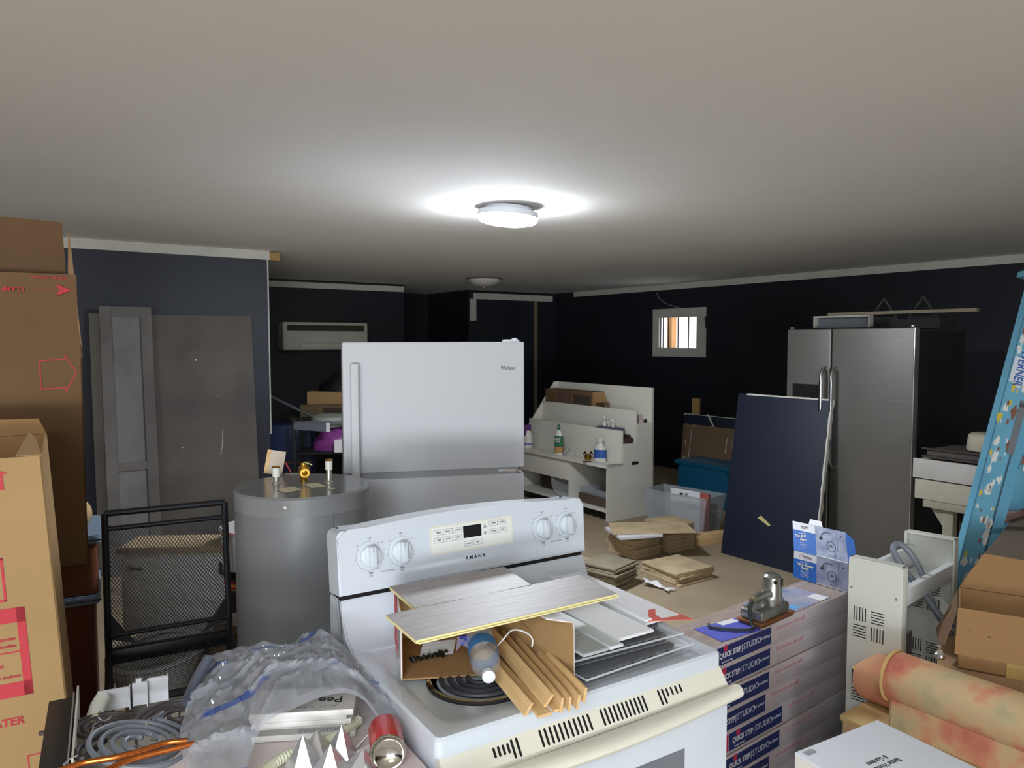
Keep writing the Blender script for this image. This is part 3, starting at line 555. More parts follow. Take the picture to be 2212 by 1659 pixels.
# ------------------------------------------------------------------ white louvered metal cabinet with gray hose
CO = Vector((1.22, 2.669, 0)); CA = R(41.5); t = thing('appliance_frame', 'stripped white metal appliance cabinet with slotted end panels, gray hose inside', 'appliance frame', CO, CA)
cw, cl, chh = .187, .545, .88; pw = M('yellowed_white_paint', (214, 216, 206), .4, var=.02, scale=4)
def endpanel(x0, inner, zt_):
    q = MB(); q.box((x0, -cw, 0), (x0+.014, 0, zt_), pw, .006, seg=3)
    s = 1 if inner else -1
    q.box((x0 if not inner else x0-.03+.014, -cw, 0) if s < 0 else (x0, -cw, 0), (x0+.045, -cw+.008, zt_), pw, .002); q.box((x0, -.008, 0), (x0+.045, 0, zt_), pw, .002); q.box((x0, -cw, zt_-.008), (x0+.045, 0, zt_), pw, .002)
    return q
def louvers(par, x, zs):
    for z0 in zs:
        for gi in range(2):
            for gj in range(2):
                y0 = -.020-gi*.062; zz = z0-gj*.062
                for k in range(5):
                    d = .0024 if gj == 0 and gi == 0 else .0024
                    if (gi+gj) % 2 == 0: MB().box((x-.0006, y0-.004-.010*k-.0016, zz-.05), (x, y0-.004-.010*k+.0016, zz), dark).build('louver_slot', par)
                    else: MB().box((x-.0006, y0-.047, zz-.006-.010*k-.0016), (x, y0-.001, zz-.006-.010*k+.0016), dark).build('louver_slot', par)
p1 = endpanel(0, True, chh).build('end_panel', t); louvers(p1, -.0002, (.705, .47, .24))
q = MB()
for y_, z_ in ((-.012, .77), (-cw+.02, .765)): q.cyl((-.002, y_, z_), (.0, y_, z_), .0045, M('rust_screw', (150, 140, 120), .5), n=10)
q.cyl((-.0012, -.125, .545), (0, -.125, .545), .013, dark, n=18); q.build('screw_hole', p1)
q = MB(); x0 = cl-.014; q.box((x0, -cw, 0), (x0+.014, 0, chh+.01), pw, .006, seg=3); q.box((x0-.03, -cw, 0), (x0, -cw+.008, chh+.01), pw, .002); q.box((x0-.03, -.008, 0), (x0, 0, chh+.01), pw, .002); q.box((x0-.03, -cw, chh+.002), (x0, 0, chh+.01), pw, .002)
p2 = q.build('end_panel', t); louvers(p2, x0-.0002, (.69, .45))
for (y0, y1, z0, z1) in ((-.03, -.01, .74, .83), (-cw+.006, -cw+.03, .73, .79), (-.15, -.04, .74, .752)): MB().box((.014, y0, z0), (x0, y1, z1), M('rail_white', (222, 224, 226), .35), .002).build('cross_rail', t)
MB().box((.05, -.15, .45), (.20, -.05, .60), M('gray_motor_box', (112, 108, 106), .5), .004).box((.03, -.16, .0), (.4, -.02, .30), M('dark_tray', (60, 60, 62), .6)).box((.06, -.14, .30), (.18, -.06, .45), black, .01).build('motor_box', t)
MB().cyl((.22, -.03, .72), (.22, -.03, .60), .025, pw, n=20).build('hose_socket', t)
hl = []
cwi = (Matrix.Translation(CO) @ Matrix.Rotation(CA, 4, 'Z')).inverted()
for px, py, Y_ in ((2064, 1352, 2.62), (2040, 1340, 2.64), (2010, 1303, 2.68), (1980, 1262, 2.72), (1958, 1237, 2.74), (1943, 1215, 2.755), (1932, 1195, 2.77), (1930, 1182, 2.78), (1938, 1175, 2.79), (1950, 1178, 2.79), (1968, 1197, 2.78), (1985, 1226, 2.76), (1998, 1258, 2.74), (2010, 1292, 2.71), (2022, 1322, 2.68), (2040, 1350, 2.65), (2056, 1375, 2.63)): hl.append(cwi @ at(px, py, Y=Y_))
hs = smooth(hl); MB().tube(hs, .0115, M('gray_hose', (118, 124, 134), .5), 12, rs=[.0118 if i % 2 else .0108 for i in range(len(hs))]).build('drain_hose', t)

# ------------------------------------------------------------------ blue stepladder
sky = M('ladder_blue_fiberglass', (104, 168, 196), .5, rgb2=(92, 154, 184), scale=5); splat = M('white_paint_splash', (216, 216, 210), .7); rust = M('brown_paint_splash', (128, 84, 66), .7)
t = thing('stepladder', 'paint-splashed light blue fiberglass stepladder standing at the right', 'ladder', (0, 0, 0))
TOP = at(2262, 590, Y=3.50); BOT = at(2090, 1236, Y=3.42); d = (BOT-TOP); BOT = TOP+d*(TOP.z/(TOP.z-BOT.z)); BOT.z = 0.0
wd = Vector((.82, .57, 0)); fd_ = d.cross(wd).normalized(); LL = (TOP-BOT).length; up = (TOP-BOT).normalized()
fm = frame(BOT, up.cross(Vector((0, 1, 0))).normalized()*-1 if False else (Vector((1, 0, 0))-up*up.x).normalized(), up)
# local x = across the rail as seen, y = up along the rail
q = MB(); q.box((-.052, 0, -.003), (.052, LL, .003), sky, 0, fm); q.box((.046, 0, -.05), (.052, LL, .003), sky, 0, fm); q.box((-.052, 0, -.05), (-.046, LL, .003), sky, 0, fm)
random.seed(3)
for k in range(84):
    y = .25+(LL-.3)*random.random(); x = -.045+.085*random.random(); r = .006+.022*random.random()**2
    q.prism([(x+r*random.uniform(.35, .8)*math.cos(R(a)), y+r*random.uniform(.5, 2.0)*math.sin(R(a))) for a in range(0, 360, 30)], .003, .0036, splat if random.random() < .66 else (rust if random.random() < .6 else M('yellow_paint_splash', (206, 180, 60), .6)), fm)
q.box((-.046, LL*.74, .003), (.030, LL*.80, .0042), M('ladder_label_white', (206, 212, 220), .5), 0, fm); q.box((-.03, LL*.90, .003), (.05, LL*.945, .0042), M('ladder_label_yellow', (206, 190, 70), .5), 0, fm); q.box((.0, LL*.855, .003), (.05, LL*.885, .0042), M('ladder_label_yellow', (206, 190, 70), .5), 0, fm)
rail = q.build('front_rail', t); fy = fm.to_3x3() @ Vector((0, 1, 0)); fx = fm.to_3x3() @ Vector((1, 0, 0))
txt(rail, 'WERNER', .06, fm @ Vector((-.008, LL*.775, .0052)), -fy*1.0, fx, M('ladder_blue_ink', (40, 90, 170), .5), bold=.001, sx=.7)
ofs = wd*.52
fm2 = fm.copy(); fm2.translation = fm.translation+ofs; q = MB(); q.box((-.052, 0, -.003), (.052, LL, .003), sky, 0, fm2); q.box((-.052, 0, -.05), (-.046, LL, .003), sky, 0, fm2); q.build('front_rail', t)
rb = [BOT+Vector((.48, .42, 0)), BOT+Vector((.48, .42, 0))+ofs*1.1]
for k in range(2):
    tp = TOP+(ofs if k else Vector())+Vector((.08, .06, -.06)); b_ = rb[k]; u2 = (tp-b_).normalized(); f3 = frame(b_, (Vector((1, 0, 0))-u2*u2.x).normalized(), u2)
    q = MB(); q.box((-.04, 0, -.02), (.04, (tp-b_).length, .02), sky, .003, f3); q.build('rear_rail', t)
# second flange strip seen right of the web, spreader bar, bolts
q = MB(); q.box((.058, 0, -.035), (.128, LL-.02, -.03), M('ladder_blue_inner', (96, 160, 190), .5), 0, fm); q.box((.052, 0, -.05), (.058, LL-.02, .0), M('ladder_gap_dark', (40, 52, 60), .6), 0, fm); q.build('rail_web', t)
q = MB(); q.box((.03, LL*.58, .003), (.062, LL*.70, .006), M('spreader_gray', (112, 116, 122), .5), 0, fm); q.box((.03, LL*.69, .003), (.11, LL*.705, .006), M('spreader_gray', (112, 116, 122), .5), 0, fm); q.box((-.04, LL*.555, .004), (-.016, LL*.63, .008), splat, .004, fm @ Matrix.Rotation(R(-8), 4, 'Z')); q.build('spreader_bar', t)
for k in range(1, 6):
    yy = .29*k+.02; a_ = fm @ Vector((.0, yy, -.02)); q = MB(); fs_ = frame(a_, wd, Vector((-wd.y, wd.x, 0))); q.box((.03, -.02, -.045), (.52, .075, -.04), M('step_worn_pink', (150, 128, 122), .7, var=.15, scale=12), 0, fs_); q.box((.03, -.022, -.075), (.52, -.018, -.04), M('step_edge', (150, 118, 108), .7, var=.15, scale=12), 0, fs_); q.build('step', t)
q = MB(); q.box((-.06, LL-.02, -.12), (.0, LL+.01, .02), sky, .004, fm); q.build('top_cap', t)

# ------------------------------------------------------------------ stainless fridge and what lies on it
G = rm(4.90, 3.408); t = thing('side_by_side_refrigerator', 'stainless side-by-side refrigerator against the dark right wall', 'refrigerator', G, RY-R(90))
# local x runs along -v (to the right as seen), local y along +u (to the back)
SW, SH = .94, 1.745
MB().box((.01, .06, .05), (SW-.01, .72, SH-.02), M('fridge_black_side', (30, 30, 33), .5), .004).build('cabinet', t)
d1 = MB().box((.0, 0, .09), (.352, .055, SH), steel, .012, seg=3).box((.055, -.001, 1.0), (.292, .004, 1.345), black).box((.075, -.002, 1.02), (.272, .0, 1.24), dark).build('freezer_door', t)
d2 = MB().box((.362, 0, .09), (SW, .055, SH), steel, .012, seg=3).build('fridge_door', t)
for dd, x in ((d1, .318), (d2, .398)):
    zt0, zb0 = 1.465, .755
    MB().tube([(x+(.02 if dd is d2 else -.0)*0, -.002, zt0), (x, -.03, zt0-.008), (x, -.052, zt0-.045), (x, -.056, zt0-.12), (x, -.056, zb0+.12), (x, -.052, zb0+.045), (x, -.03, zb0+.008), (x, -.002, zb0)], .013, M('polished_handle', (180, 180, 182), .2, metal=1), 12).build('handle', dd)
MB().box((SW-.004, .0, .09), (SW+.004, .055, SH), M('door_edge_silver', (190, 190, 190), .3, metal=.8), .002).build('door_edge_trim', d2)
for x in (.02, SW-.03): MB().box((x, .005, SH), (x+.02, .03, SH+.016), M('silver_hinge', (170, 170, 172), .3, metal=.8), .003).build('hinge_cap', t)
MB().box((.02, .03, 0), (SW-.02, .7, .09), black).build('kick_plate', t)
def onfr(x, y, z=SH+.0): return G+Matrix.Rotation(RY-R(90), 3, 'Z') @ Vector((x, y, z))
q = MB(); q.box((0, 0, 0), (.44, .05, .012), trimw); q.box((0, 0, -.075), (.012, .05, .0), trimw); q.box((.43, 0, -.075), (.44, .05, .0), trimw); q.box((0, .05, -.075), (.44, .055, .0), M('dim_gray_plastic', (96, 98, 102), .6))
tag(put(q.build('appliance_trim'), onfr(.07, .22, SH+.087), RY-R(90)), 'white trim frame lying on top of the stainless refrigerator', 'trim frame')
q = MB(); q.box((0, 0, 0), (1.05, .035, .022), M('dusty_wood_strip', (150, 140, 118), .7)); 
tag(put(q.build('wood_batten'), onfr(.10, .36, SH+.105), RY-R(90)), 'long pale wood batten lying highest above the stainless refrigerator', 'batten')
dk = M('dim_metal', (52, 50, 48), .6)
for k, x in enumerate((.38, .66)):
    q = MB(); q.tube([(0, 0, 0), (.10, 0, .15)], .01, dk, 8); q.tube([(.10, 0, .15), (.20, 0, 0)], .01, dk, 8); q.tube([(0, 0, .005), (.2, 0, .005)], .008, dk, 8)
    tag(put(q.build('wire_stand'), onfr(x, .46, SH+.072), RY-R(90)), ('dim A-shaped metal stand on the stainless refrigerator, left one' if k == 0 else 'dim A-shaped metal stand on the stainless refrigerator, right one'), 'stand', 'metal stands on the stainless fridge')
q = MB(); q.box((0, 0, 0), (.8, .25, .07), M('dim_box', (44, 44, 46), .8), .005); tag(put(q.build('storage_case'), onfr(.1, .42, SH+.001), RY-R(90)), 'dark flat case under the trim on the stainless refrigerator', 'case')
# navy slab leaning on it
navyp = M('navy_slab_paint', (22, 30, 50), .55); torn = M('torn_white_edge', (206, 204, 196), .8)
p0 = rm(4.66, 3.80); hgt, wid = 1.262, .80; lean = math.atan2(4.845-4.66, 1.245)
t = thing('leaning_slab', 'navy painted slab door with torn white edge, leaning on the stainless refrigerator', 'slab', p0, RY-R(90), rot=None)
t.rotation_euler = (Matrix.Rotation(RY-R(90), 3, 'Z') @ Matrix.Rotation(-lean, 3, 'X')).to_euler()
q = MB(); q.box((0, 0, 0), (wid, .04, hgt), navyp, .002); q.build('slab_core', t)
random.seed(5); q = MB(); n = 26
q.add([(.09+(wid-.10)*k/n, 0.0, hgt+.001) for k in range(n+1)]+[(.09+(wid-.10)*k/n, .004+.034*min(1, (k+.2)/2)+.003*random.random(), hgt+.001+.006*random.random()) for k in range(n+1)], [[k, k+1, n+2+k, n+1+k] for k in range(n)], torn)
q.box((.08, -.0015, hgt-.010), (wid, .036, hgt+.001), torn)
n = 30; q.add([(wid+.001, .0, hgt*k/n) for k in range(n+1)]+[(wid-.008-.006*random.random(), -.0012, hgt*k/n) for k in range(n+1)], [[k, k+1, n+2+k, n+1+k] for k in range(n)], torn)
q.add([(wid+.0015, -.001, hgt*k/n) for k in range(n+1)]+[(wid+.0015, .02+.018*random.random(), hgt*k/n) for k in range(n+1)], [[k, k+1, n+2+k, n+1+k] for k in range(n)], torn)
q.build('torn_edge', t)
q = MB(); q.sheet([(.30, -.0015, .335), (.40, -.0015, .29), (.42, -.0015, .30), (.33, -.0015, .355)], .001, M('masking_tape', (206, 196, 130), .7)); q.build('tape_scrap', t)

# ------------------------------------------------------------------ white stepped display cabinet
t = thing('display_cabinet', 'off-white stepped display cabinet with open base near the back', 'cabinet', rm(0, 0), RY)
B0, B1 = 5.05, 6.52; th = .018
side = [(4.60, 0), (5.19, 0), (5.19, 1.215), (5.172, 1.215), (5.172, .885), (4.975, .885), (4.975, .704), (4.797, .704), (4.797, .525), (4.60, .525)]
q = MB(); q.prism([(x, z) for x, z in side], -B0-th, -B0, cabw, XZ)
zs = .515
q.prism(rrect(4.905, zs-.016, 4.99, zs+.016, .014), -B0, -B0+.0012, dark, XZ); q.build('side_panel', t)
q = MB(); q.prism([(4.60, 0), (5.19, 0), (5.19, 1.215), (5.13, 1.215), (4.66, .60), (4.60, .525)], -B1, -B1+th, cabw, XZ); q.build('side_panel', t)
b0, b1 = B0+th, B1-th
for nm, lo, hi in (('back_panel', (5.172, B0+.0, .04), (5.19, b1, 1.215)), ('riser_panel', (4.957, B0+.003, .70), (4.975, b1, 1.008)), ('riser_panel', (4.779, B0+.003, .52), (4.797, b1, .828)), ('shelf', (4.975, b0, .867), (5.172, b1, .885)), ('shelf', (4.797, b0, .686), (4.957, b1, .704)), ('counter', (4.575, B0-.0, .50), (4.795, b1, .525)), ('base_shelf', (4.60, b0, .085), (5.17, b1, .105)), ('kick_board', (4.66, b0, 0), (4.678, b1, .085)), ('divider', (4.62, 5.62, .105), (5.17, 5.638, .50)), ('sliding_door', (4.612, 5.638, .30), (4.622, b1, .50))):
    MB().box(lo, hi, cabw if nm not in ('kick_board',) else black, .001).build(nm, t)
CB = lambda a, b, z: rm(a, b, z)
def cabpt(px, py, a, z): p = at(px, py, z=z); return p
def bottle(name, label, cat, loc, prof, mat, cap, capm, lab=None, labm=None, rz=0):
    o = thing(name, label, cat, loc, rz); MB().lathe(prof, mat, 24, Matrix.Diagonal((1, .62, 1, 1)) if lab else None).build('bottle_body', o)
    MB().lathe(cap, capm, 18).build('cap', o)
    if lab: MB().lathe(lab, labm, 24, Matrix.Diagonal((1.02, .66, 1, 1))).build('bottle_label', o)
    return o
pl_w = M('white_bottle_plastic', (216, 216, 210), .4)
b_ = bottle('floor_polish_bottle', 'white floor polish bottle with green label and green cap on cabinet counter', 'bottle', at(1207, 983, z=.527), [(.0, 0), (.040, 0), (.043, .01), (.043, .20), (.030, .235), (.016, .245), (.014, .26), (0, .26)], pl_w, [(.016, .255), (.016, .285), (.008, .30), (.005, .312), (0, .312)], M('green_cap', (28, 92, 74), .4), [(.0435, .025), (.0435, .195)], M('green_tan_label', (44, 108, 74), .5), RY-R(90)+R(30))
q = MB(); q.lathe([(.0438, .03), (.0438, .085)], M('orange_brown_label', (190, 140, 84), .5), 24, Matrix.Diagonal((1.03, .68, 1, 1))); q.build('lower_label', b_)
txt(b_, 'QUICK', .024, (0, -.031, .165), (1, 0, 0), (0, 0, 1), paper, bold=.0008, sx=.8); txt(b_, 'SHINE', .024, (0, -.031, .140), (1, 0, 0), (0, 0, 1), paper, bold=.0008, sx=.8)
bottle('cleaner_jug', 'white square-shouldered jug with blue label on the cabinet counter', 'bottle', at(1296, 997, z=.527), [(0, 0), (.056, 0), (.058, .008), (.058, .12), (.03, .165), (.022, .175), (.021, .19), (0, .19)], pl_w, [(.024, .185), (.025, .225), (0, .227)], pl_w, [(.0585, .035), (.0585, .115)], M('royal_blue_label', (52, 92, 170), .5), RY-R(90)+R(30))
q = MB(); q.grid(lambda i, j: Vector((.055*math.cos(2*math.pi*i)*math.sin(math.pi*j/2+.05)*(1+.3*math.sin(i*31+j*9)), .04*math.sin(2*math.pi*i)*math.sin(math.pi*j/2+.05)*(1+.3*math.cos(i*27)), .06*math.cos(math.pi*j/2)*(1+.25*math.sin(i*40)))), 22, 8, film('crumpled_wrap', (188, 192, 192), .5, .12), wrap=True)
tag(put(q.build('plastic_wrap'), at(1229, 985, z=.527)), 'crumpled clear wrap beside the green-capped bottle on the cabinet', 'plastic wrap')
q = MB(); q.lathe([(0, 0), (.028, .002), (.036, .02), (.034, .04), (.02, .056), (0, .06)], M('gold_foil', (170, 140, 50), .2, metal=1), 20); 
for s_ in (-1, 1): q.grid(lambda i, j, s_=s_: Vector((s_*(.01+.04*i), .012*math.sin(6*j), .045+.03*math.sin(math.pi*i)*(.4+j))), 6, 4, M('gold_foil', (170, 140, 50), .2, metal=1))
tag(put(q.build('gold_ornament'), at(1270, 993, z=.527)), 'shiny gold ornament on the cabinet counter left of the blue-labeled jug', 'ornament')
q = MB(); q.box((-.04, -.03, 0), (.04, .03, .004), M('brown_leather', (110, 84, 56), .7)); tag(put(q.build('coaster'), at(1268, 997.5, z=.526)), 'small flat brown piece under the gold ornament', 'coaster')
for k, (px, h) in enumerate(((1275, .108), (1287, .085), (1300, .098))):
    q = MB(); q.lathe([(0, 0), (.016, 0), (.016, h*1.6), (.006, h*1.7), (.006, h*2.1), (0, h*2.1)], pl_w, 14); q.box((-.022, -.004, h*2.0), (.006, .004, h*2.12), pl_w)
    tag(put(q.build('pump_bottle'), at(px, 940, Y=at(px, 940, z=.704).y) if False else rm(4.87, 5.05+(1347-px)/1347*7.5*.85, .705)), ['tallest white pump bottle peeking over the middle step of the cabinet', 'shortest white pump bottle on the middle step of the cabinet', 'white pump bottle rightmost on the middle step of the cabinet'][k], 'pump bottle', 'pump bottles on the cabinet step')
q = MB(); q.box((0, 0, 0), (.10, .30, .135), M('gray_blue_pouch', (92, 96, 116), .6), .01); tag(put(q.build('pouch'), rm(4.82, 5.16, .705), RY), 'gray-blue pouch lying on the middle step at the right end', 'pouch')
q = MB(); q.box((0, 0, 0), (.07, .055, .075), M('pale_pink_box', (214, 200, 200), .6), .001); q.box((.0, -.001, .0), (.02, .0, .075), M('gray_box_side', (120, 112, 108), .6)); tag(put(q.build('small_box'), rm(4.995, 5.07, .886), RY), 'small pale box on the top right step of the cabinet', 'box')
q = MB(); q.lathe([(0, 0), (.012, .004), (.016, .018), (.010, .03), (0, .032)], black, 14); tag(put(q.build('black_finial'), rm(5.11, 5.08, .886)), 'little black finial right of the small pale box', 'finial')
q = MB(); q.lathe([(0, 0), (.012, .004), (.02, .03), (.012, .05), (0, .055)], M('brown_ball', (110, 80, 50), .6), 14); tag(put(q.build('pine_cone'), rm(4.966, 5.45, 1.008)), 'small brown pine cone shape on the upper step of the cabinet', 'ornament')
q = MB(); q.box((0, 0, 0), (.10, .17, .05), M('dark_red_rag', (74, 48, 46), .9), .02); q.box((.02, .02, .05), (.08, .1, .075), M('black_rag', (30, 28, 32), .9), .01); tag(put(q.build('rag'), rm(4.82, 5.06, .705) if False else rm(4.845, 5.063, .705), RY), 'dark red rag in the stepped corner of the cabinet', 'rag')
q = MB(); q.box((0, 0, 0), (.15, .78, .26), cardK, .004); q.box((-.0015, .03, .06), (.0, .30, .22), M('dark_print', (60, 54, 48), .8)); q.box((-.0015, .34, .03), (.0, .56, .24), M('dark_red_print', (92, 70, 60), .8)); q.sheet([(0, -.001, .26), (.15, -.001, .26), (.12, -.09, .16), (-.03, -.07, .16)], .003, cardD); q.sheet([(0, 0, .0), (-.002, -.05, .1), (-.002, -.05, .16), (0, 0, .25)], .002, cardD)
tag(put(q.build('brown_carton'), rm(4.985, 5.70, .886), RY), 'brown printed carton on top left of the stepped cabinet', 'carton')
# things inside the base
q = MB(); q.lathe([(0, 0), (.10, .004), (.135, .016), (.14, .02), (.10, .012), (0, .008)], clear, 32); tag(put(q.build('clear_plate'), rm(4.69, 5.80, .248), rot=(R(90), 0, RY-R(75))), 'round clear plate standing in the cabinet base', 'plate')
q = MB(); q.box((0, 0, 0), (.30, .42, .012), clearbin, .003); q.box((0, 0, .012), (.012, .42, .06), clearbin); q.box((.29, 0, .012), (.30, .42, .06), clearbin); q.box((0, 0, .012), (.30, .012, .06), clearbin); q.box((0, .41, .012), (.3, .42, .06), clearbin)
tag(put(q.build('clear_tray'), rm(4.68, 5.10, .19), RY), 'clear plastic tray inside the open cabinet base', 'tray')
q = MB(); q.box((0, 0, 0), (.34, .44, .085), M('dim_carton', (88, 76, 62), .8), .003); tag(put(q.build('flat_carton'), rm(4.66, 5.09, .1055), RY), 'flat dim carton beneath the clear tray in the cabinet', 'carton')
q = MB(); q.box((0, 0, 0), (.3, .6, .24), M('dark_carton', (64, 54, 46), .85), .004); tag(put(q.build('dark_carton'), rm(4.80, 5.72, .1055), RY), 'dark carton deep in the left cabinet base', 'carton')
t = thing('spray_bottle', 'white spray bottle with purple trigger by the white fridge right edge', 'spray bottle', at(1141, 968, z=.527), RY)
MB().lathe([(0, 0), (.045, 0), (.05, .01), (.05, .12), (.03, .17), (.018, .19), (0, .19)], pl_w, 24).build('bottle_body', t); MB().box((-.05, -.013, .19), (.03, .013, .25), M('purple_trigger', (92, 50, 120), .4), .006).box((-.045, -.008, .13), (-.03, .008, .2), M('purple_trigger', (92, 50, 120), .4), .003).build('trigger', t)
MB().lathe([(.0505, .04), (.0505, .055)], M('purple_band', (120, 100, 170), .4), 24).build('bottle_label', t)
# ------------------------------------------------------------------ square boards stacked on the floor
def stack(cx, cy, size, rz, n, th_, mat, where, grp, jit=.012, z0=0.0):
    proto = None
    for k in range(n):
        rzk = R(rz+random.uniform(-4, 4)); dx, dy = random.uniform(-jit, jit), random.uniform(-jit, jit)
        lab = ('topmost square backer board of the stack ' if k == n-1 else 'lower square backer board of the stack ')+where
        if proto is None: proto = MB().box((-size/2, -size/2, 0), (size/2, size/2, th_*.93), mat, .0015).build('backer_board'); o = proto
        else: o = proto.copy(); COL.objects.link(o)
        put(o, (cx+dx, cy+dy, z0+k*th_), rzk); tag(o, lab, 'board', grp)
    return z0+n*th_
stack(1.165, 5.20, .35, 33, 6, .0155, mdf, 'nearest the navy slab', 'boards in the stack nearest the navy slab')
stack(.665, 5.02, .27, 48, 12, .0135, mdfG, 'beside the stove console corner', 'boards in the stack beside the stove corner', .02)
stack(.955, 5.80, .29, 36, 8, .024, mdf, 'under the white flat box', 'boards in the stack under the white flat box')
stack(1.27, 5.97, .28, 33, 9, .024, mdf, 'next to the wooden beam', 'boards in the stack next to the beam')
stack(.37, 5.42, .28, 35, 4, .018, mdf, 'cut off by the stove', 'boards in the stack cut off by the stove')
q = MB(); q.box((-.17, -.16, 0), (.17, .16, .022), M('white_flat_box', (216, 214, 220), .6), .002); tag(put(q.build('flat_box'), (.925, 5.64, .193), R(14)), 'white flat box sandwiched on the stack of beige boards', 'box')
q = MB(); q.sheet([(-.33, -.15, 0), (.31, -.19, 0), (.34, .15, 0), (-.27, .19, 0)], .006, mdf); tag(put(q.build('cover_board'), (1.055, 5.70, .218), R(8)), 'wide thin brown board covering the back stacks and white box', 'board')
q = MB(); q.grid(lambda i, j: Vector((.22*i+.02*math.sin(9*j), .05*(j-.5)*(1+.8*math.sin(7*i)), .012+.03*abs(math.sin(5*i+3*j))*(1-.6*i))), 14, 6, paper)
tag(put(q.build('crumpled_paper'), at(1393, 1262, z=.0), R(-52)), 'crumpled white paper lying in front of the board stacks', 'paper')
q = MB(); q.box((0, 0, 0), (.72, .09, .085), wood, .003); tag(put(q.build('wooden_beam'), at(1505, 1180, z=0), R(22)), 'wooden beam on the floor between the board stacks and navy slab', 'beam')
q = MB(); q.box((0, 0, 0), (1.1, 1.5, .014), floorm, .001); tag(put(q.build('plywood_sheet'), rm(3.30, 5.2, .001), RY), 'plywood sheet lying on the floor in front of the display cabinet', 'plywood')
# ------------------------------------------------------------------ clear storage bin with papers, teal tote, leaning boards
bc = [Vector((1.256, 6.70, 0)), Vector((1.60, 6.15, 0))]
t = thing('storage_bin', 'clear plastic storage bin holding papers, in front of the teal tote', 'bin', (1.52, 6.55, 0), R(-46))
q = MB()
def wall(x0, y0, x1, y1): q.sheet([(x0*.86, y0*.86, .004), (x1*.86, y1*.86, .004), (x1, y1, .33), (x0, y0, .33)], .003, clearbin)
for a_, b_ in (((-.32, -.155), (.32, -.155)), ((.32, -.155), (.32, .155)), ((.32, .155), (-.32, .155)), ((-.32, .155), (-.32, -.155))): wall(*a_, *b_)
q.box((-.275, -.13, 0), (.275, .13, .004), clearbin); q.build('bin_body', t)
MB().tube([(-.325, -.16, .33), (.325, -.16, .33), (.325, .16, .33), (-.325, .16, .33)], .007, clearbin, 8, closed=True).build('bin_rim', t)
def inbin(x, y, z): return Vector((1.52, 6.55, 0))+Matrix.Rotation(R(-46), 3, 'Z') @ Vector((x, y, z))
q = MB(); q.box((0, 0, 0), (.30, .012, .345), paper, .001); q.box((.095, -.0008, .29), (.13, 0, .315), ink); q.lathe([(0, 0), (.018, 0)], inkG, 16, Matrix.Translation((.165, -.0008, .305)) @ Matrix.Rotation(R(90), 4, 'X'))
for j in range(6): q.box((.04 if j < 3 else .18, -.0006, .25-.012*j), (.28, 0, .254-.012*j), inkG)
tag(put(q.build('booklet'), inbin(-.12, -.03, .008), R(-46)), 'white printed booklet standing in the clear storage bin', 'booklet')
q = MB(); q.box((0, 0, 0), (.085, .02, .34), M('orange_red_packet', (176, 84, 70), .6), .003); tag(put(q.build('packet'), inbin(.185, -.03, .008), R(-46)), 'orange-red packet standing beside the booklet in the clear bin', 'packet')
q = MB(); q.box((0, 0, 0), (.2, .16, .15), M('dim_gray_cloth', (104, 104, 104), .9), .03); q.box((.03, .02, .15), (.12, .11, .21), M('dim_dark_cloth', (60, 58, 58), .9), .02); tag(put(q.build('cloth_bundle'), inbin(.03, -.10, .006) if False else inbin(.03, -.015, .006), R(-46)), 'bundle of gray cloth lying low in the clear bin', 'cloth')
teal = M('teal_plastic', (20, 90, 124), .4)
t = thing('storage_tote', 'teal plastic tote standing behind the clear storage bin', 'tote', rm(5.85, 5.02), RY-R(90))
q = MB(); q.prism(rrect(-.33, 0, .33, .40, .06), -.0, .34, teal, XZ @ Matrix.Translation((0, 0, -.34)), .012); q.build('tote_body', t)
MB().prism(rrect(-.36, .39, .36, .43, .018), 0, .38, teal, XZ @ Matrix.Translation((0, 0, -.36)), .006).build('tote_lid', t)
t = thing('leaning_board', 'brown hardboard sheet with white glue streaks, leaning behind the teal tote', 'board', rm(6.28, 5.72), RY-R(90)); t.rotation_euler = (Matrix.Rotation(RY-R(90), 3, 'Z') @ Matrix.Rotation(-R(5), 3, 'X')).to_euler()
hb = M('brown_hardboard', (126, 102, 78), .8, rgb2=(112, 92, 70), scale=4)
q = MB(); q.box((0, 0, 0), (.74, .012, .745), hb, .001); q.build('sheet', t)
q = MB()
for x0, z0, x1, z1, w in ((.13, .73, .115, .45, .006), (.115, .45, .09, .2, .009), (.09, .2, .075, .02, .006), (.13, .73, .2, .735, .003), (.62, .65, .60, .48, .008), (.69, .68, .69, .55, .004), (.68, .3, .67, .1, .006), (.03, .36, .06, .38, .014), (.06, .50, .05, .56, .012)):
    dx = Vector((x1-x0, 0, z1-z0)).normalized().cross(Vector((0, 1, 0)))*w/2; a_ = Vector((x0, -.0012, z0)); b_ = Vector((x1, -.0012, z1)); q.sheet([a_-dx, b_-dx, b_+dx, a_+dx], .0008, torn)
q.build('glue_streaks', t)
t = thing('leaning_board', 'navy board with white edges leaning behind the brown hardboard sheet', 'board', rm(6.50, 5.90), RY-R(90)); t.rotation_euler = (Matrix.Rotation(RY-R(90), 3, 'Z') @ Matrix.Rotation(-R(4), 3, 'X')).to_euler()
q = MB(); q.box((0, 0, 0), (.84, .03, .83), M('dark_navy_board', (30, 36, 56), .6), .002); q.build('sheet', t)
q = MB(); q.box((0, -.001, .824), (.84, .02, .832), torn); q.box((-.002, -.002, .815), (.02, .01, .834), torn); q.build('white_edge', t)
q = MB(); q.box((0, 0, 0), (.012, .02, .30), torn, .002); tag(put(q.build('trim_stick'), rm(6.43, 5.30, .60), rot=(0, R(-32), RY-R(90))), 'short white trim stick leaning diagonally on the navy board corner', 'stick')
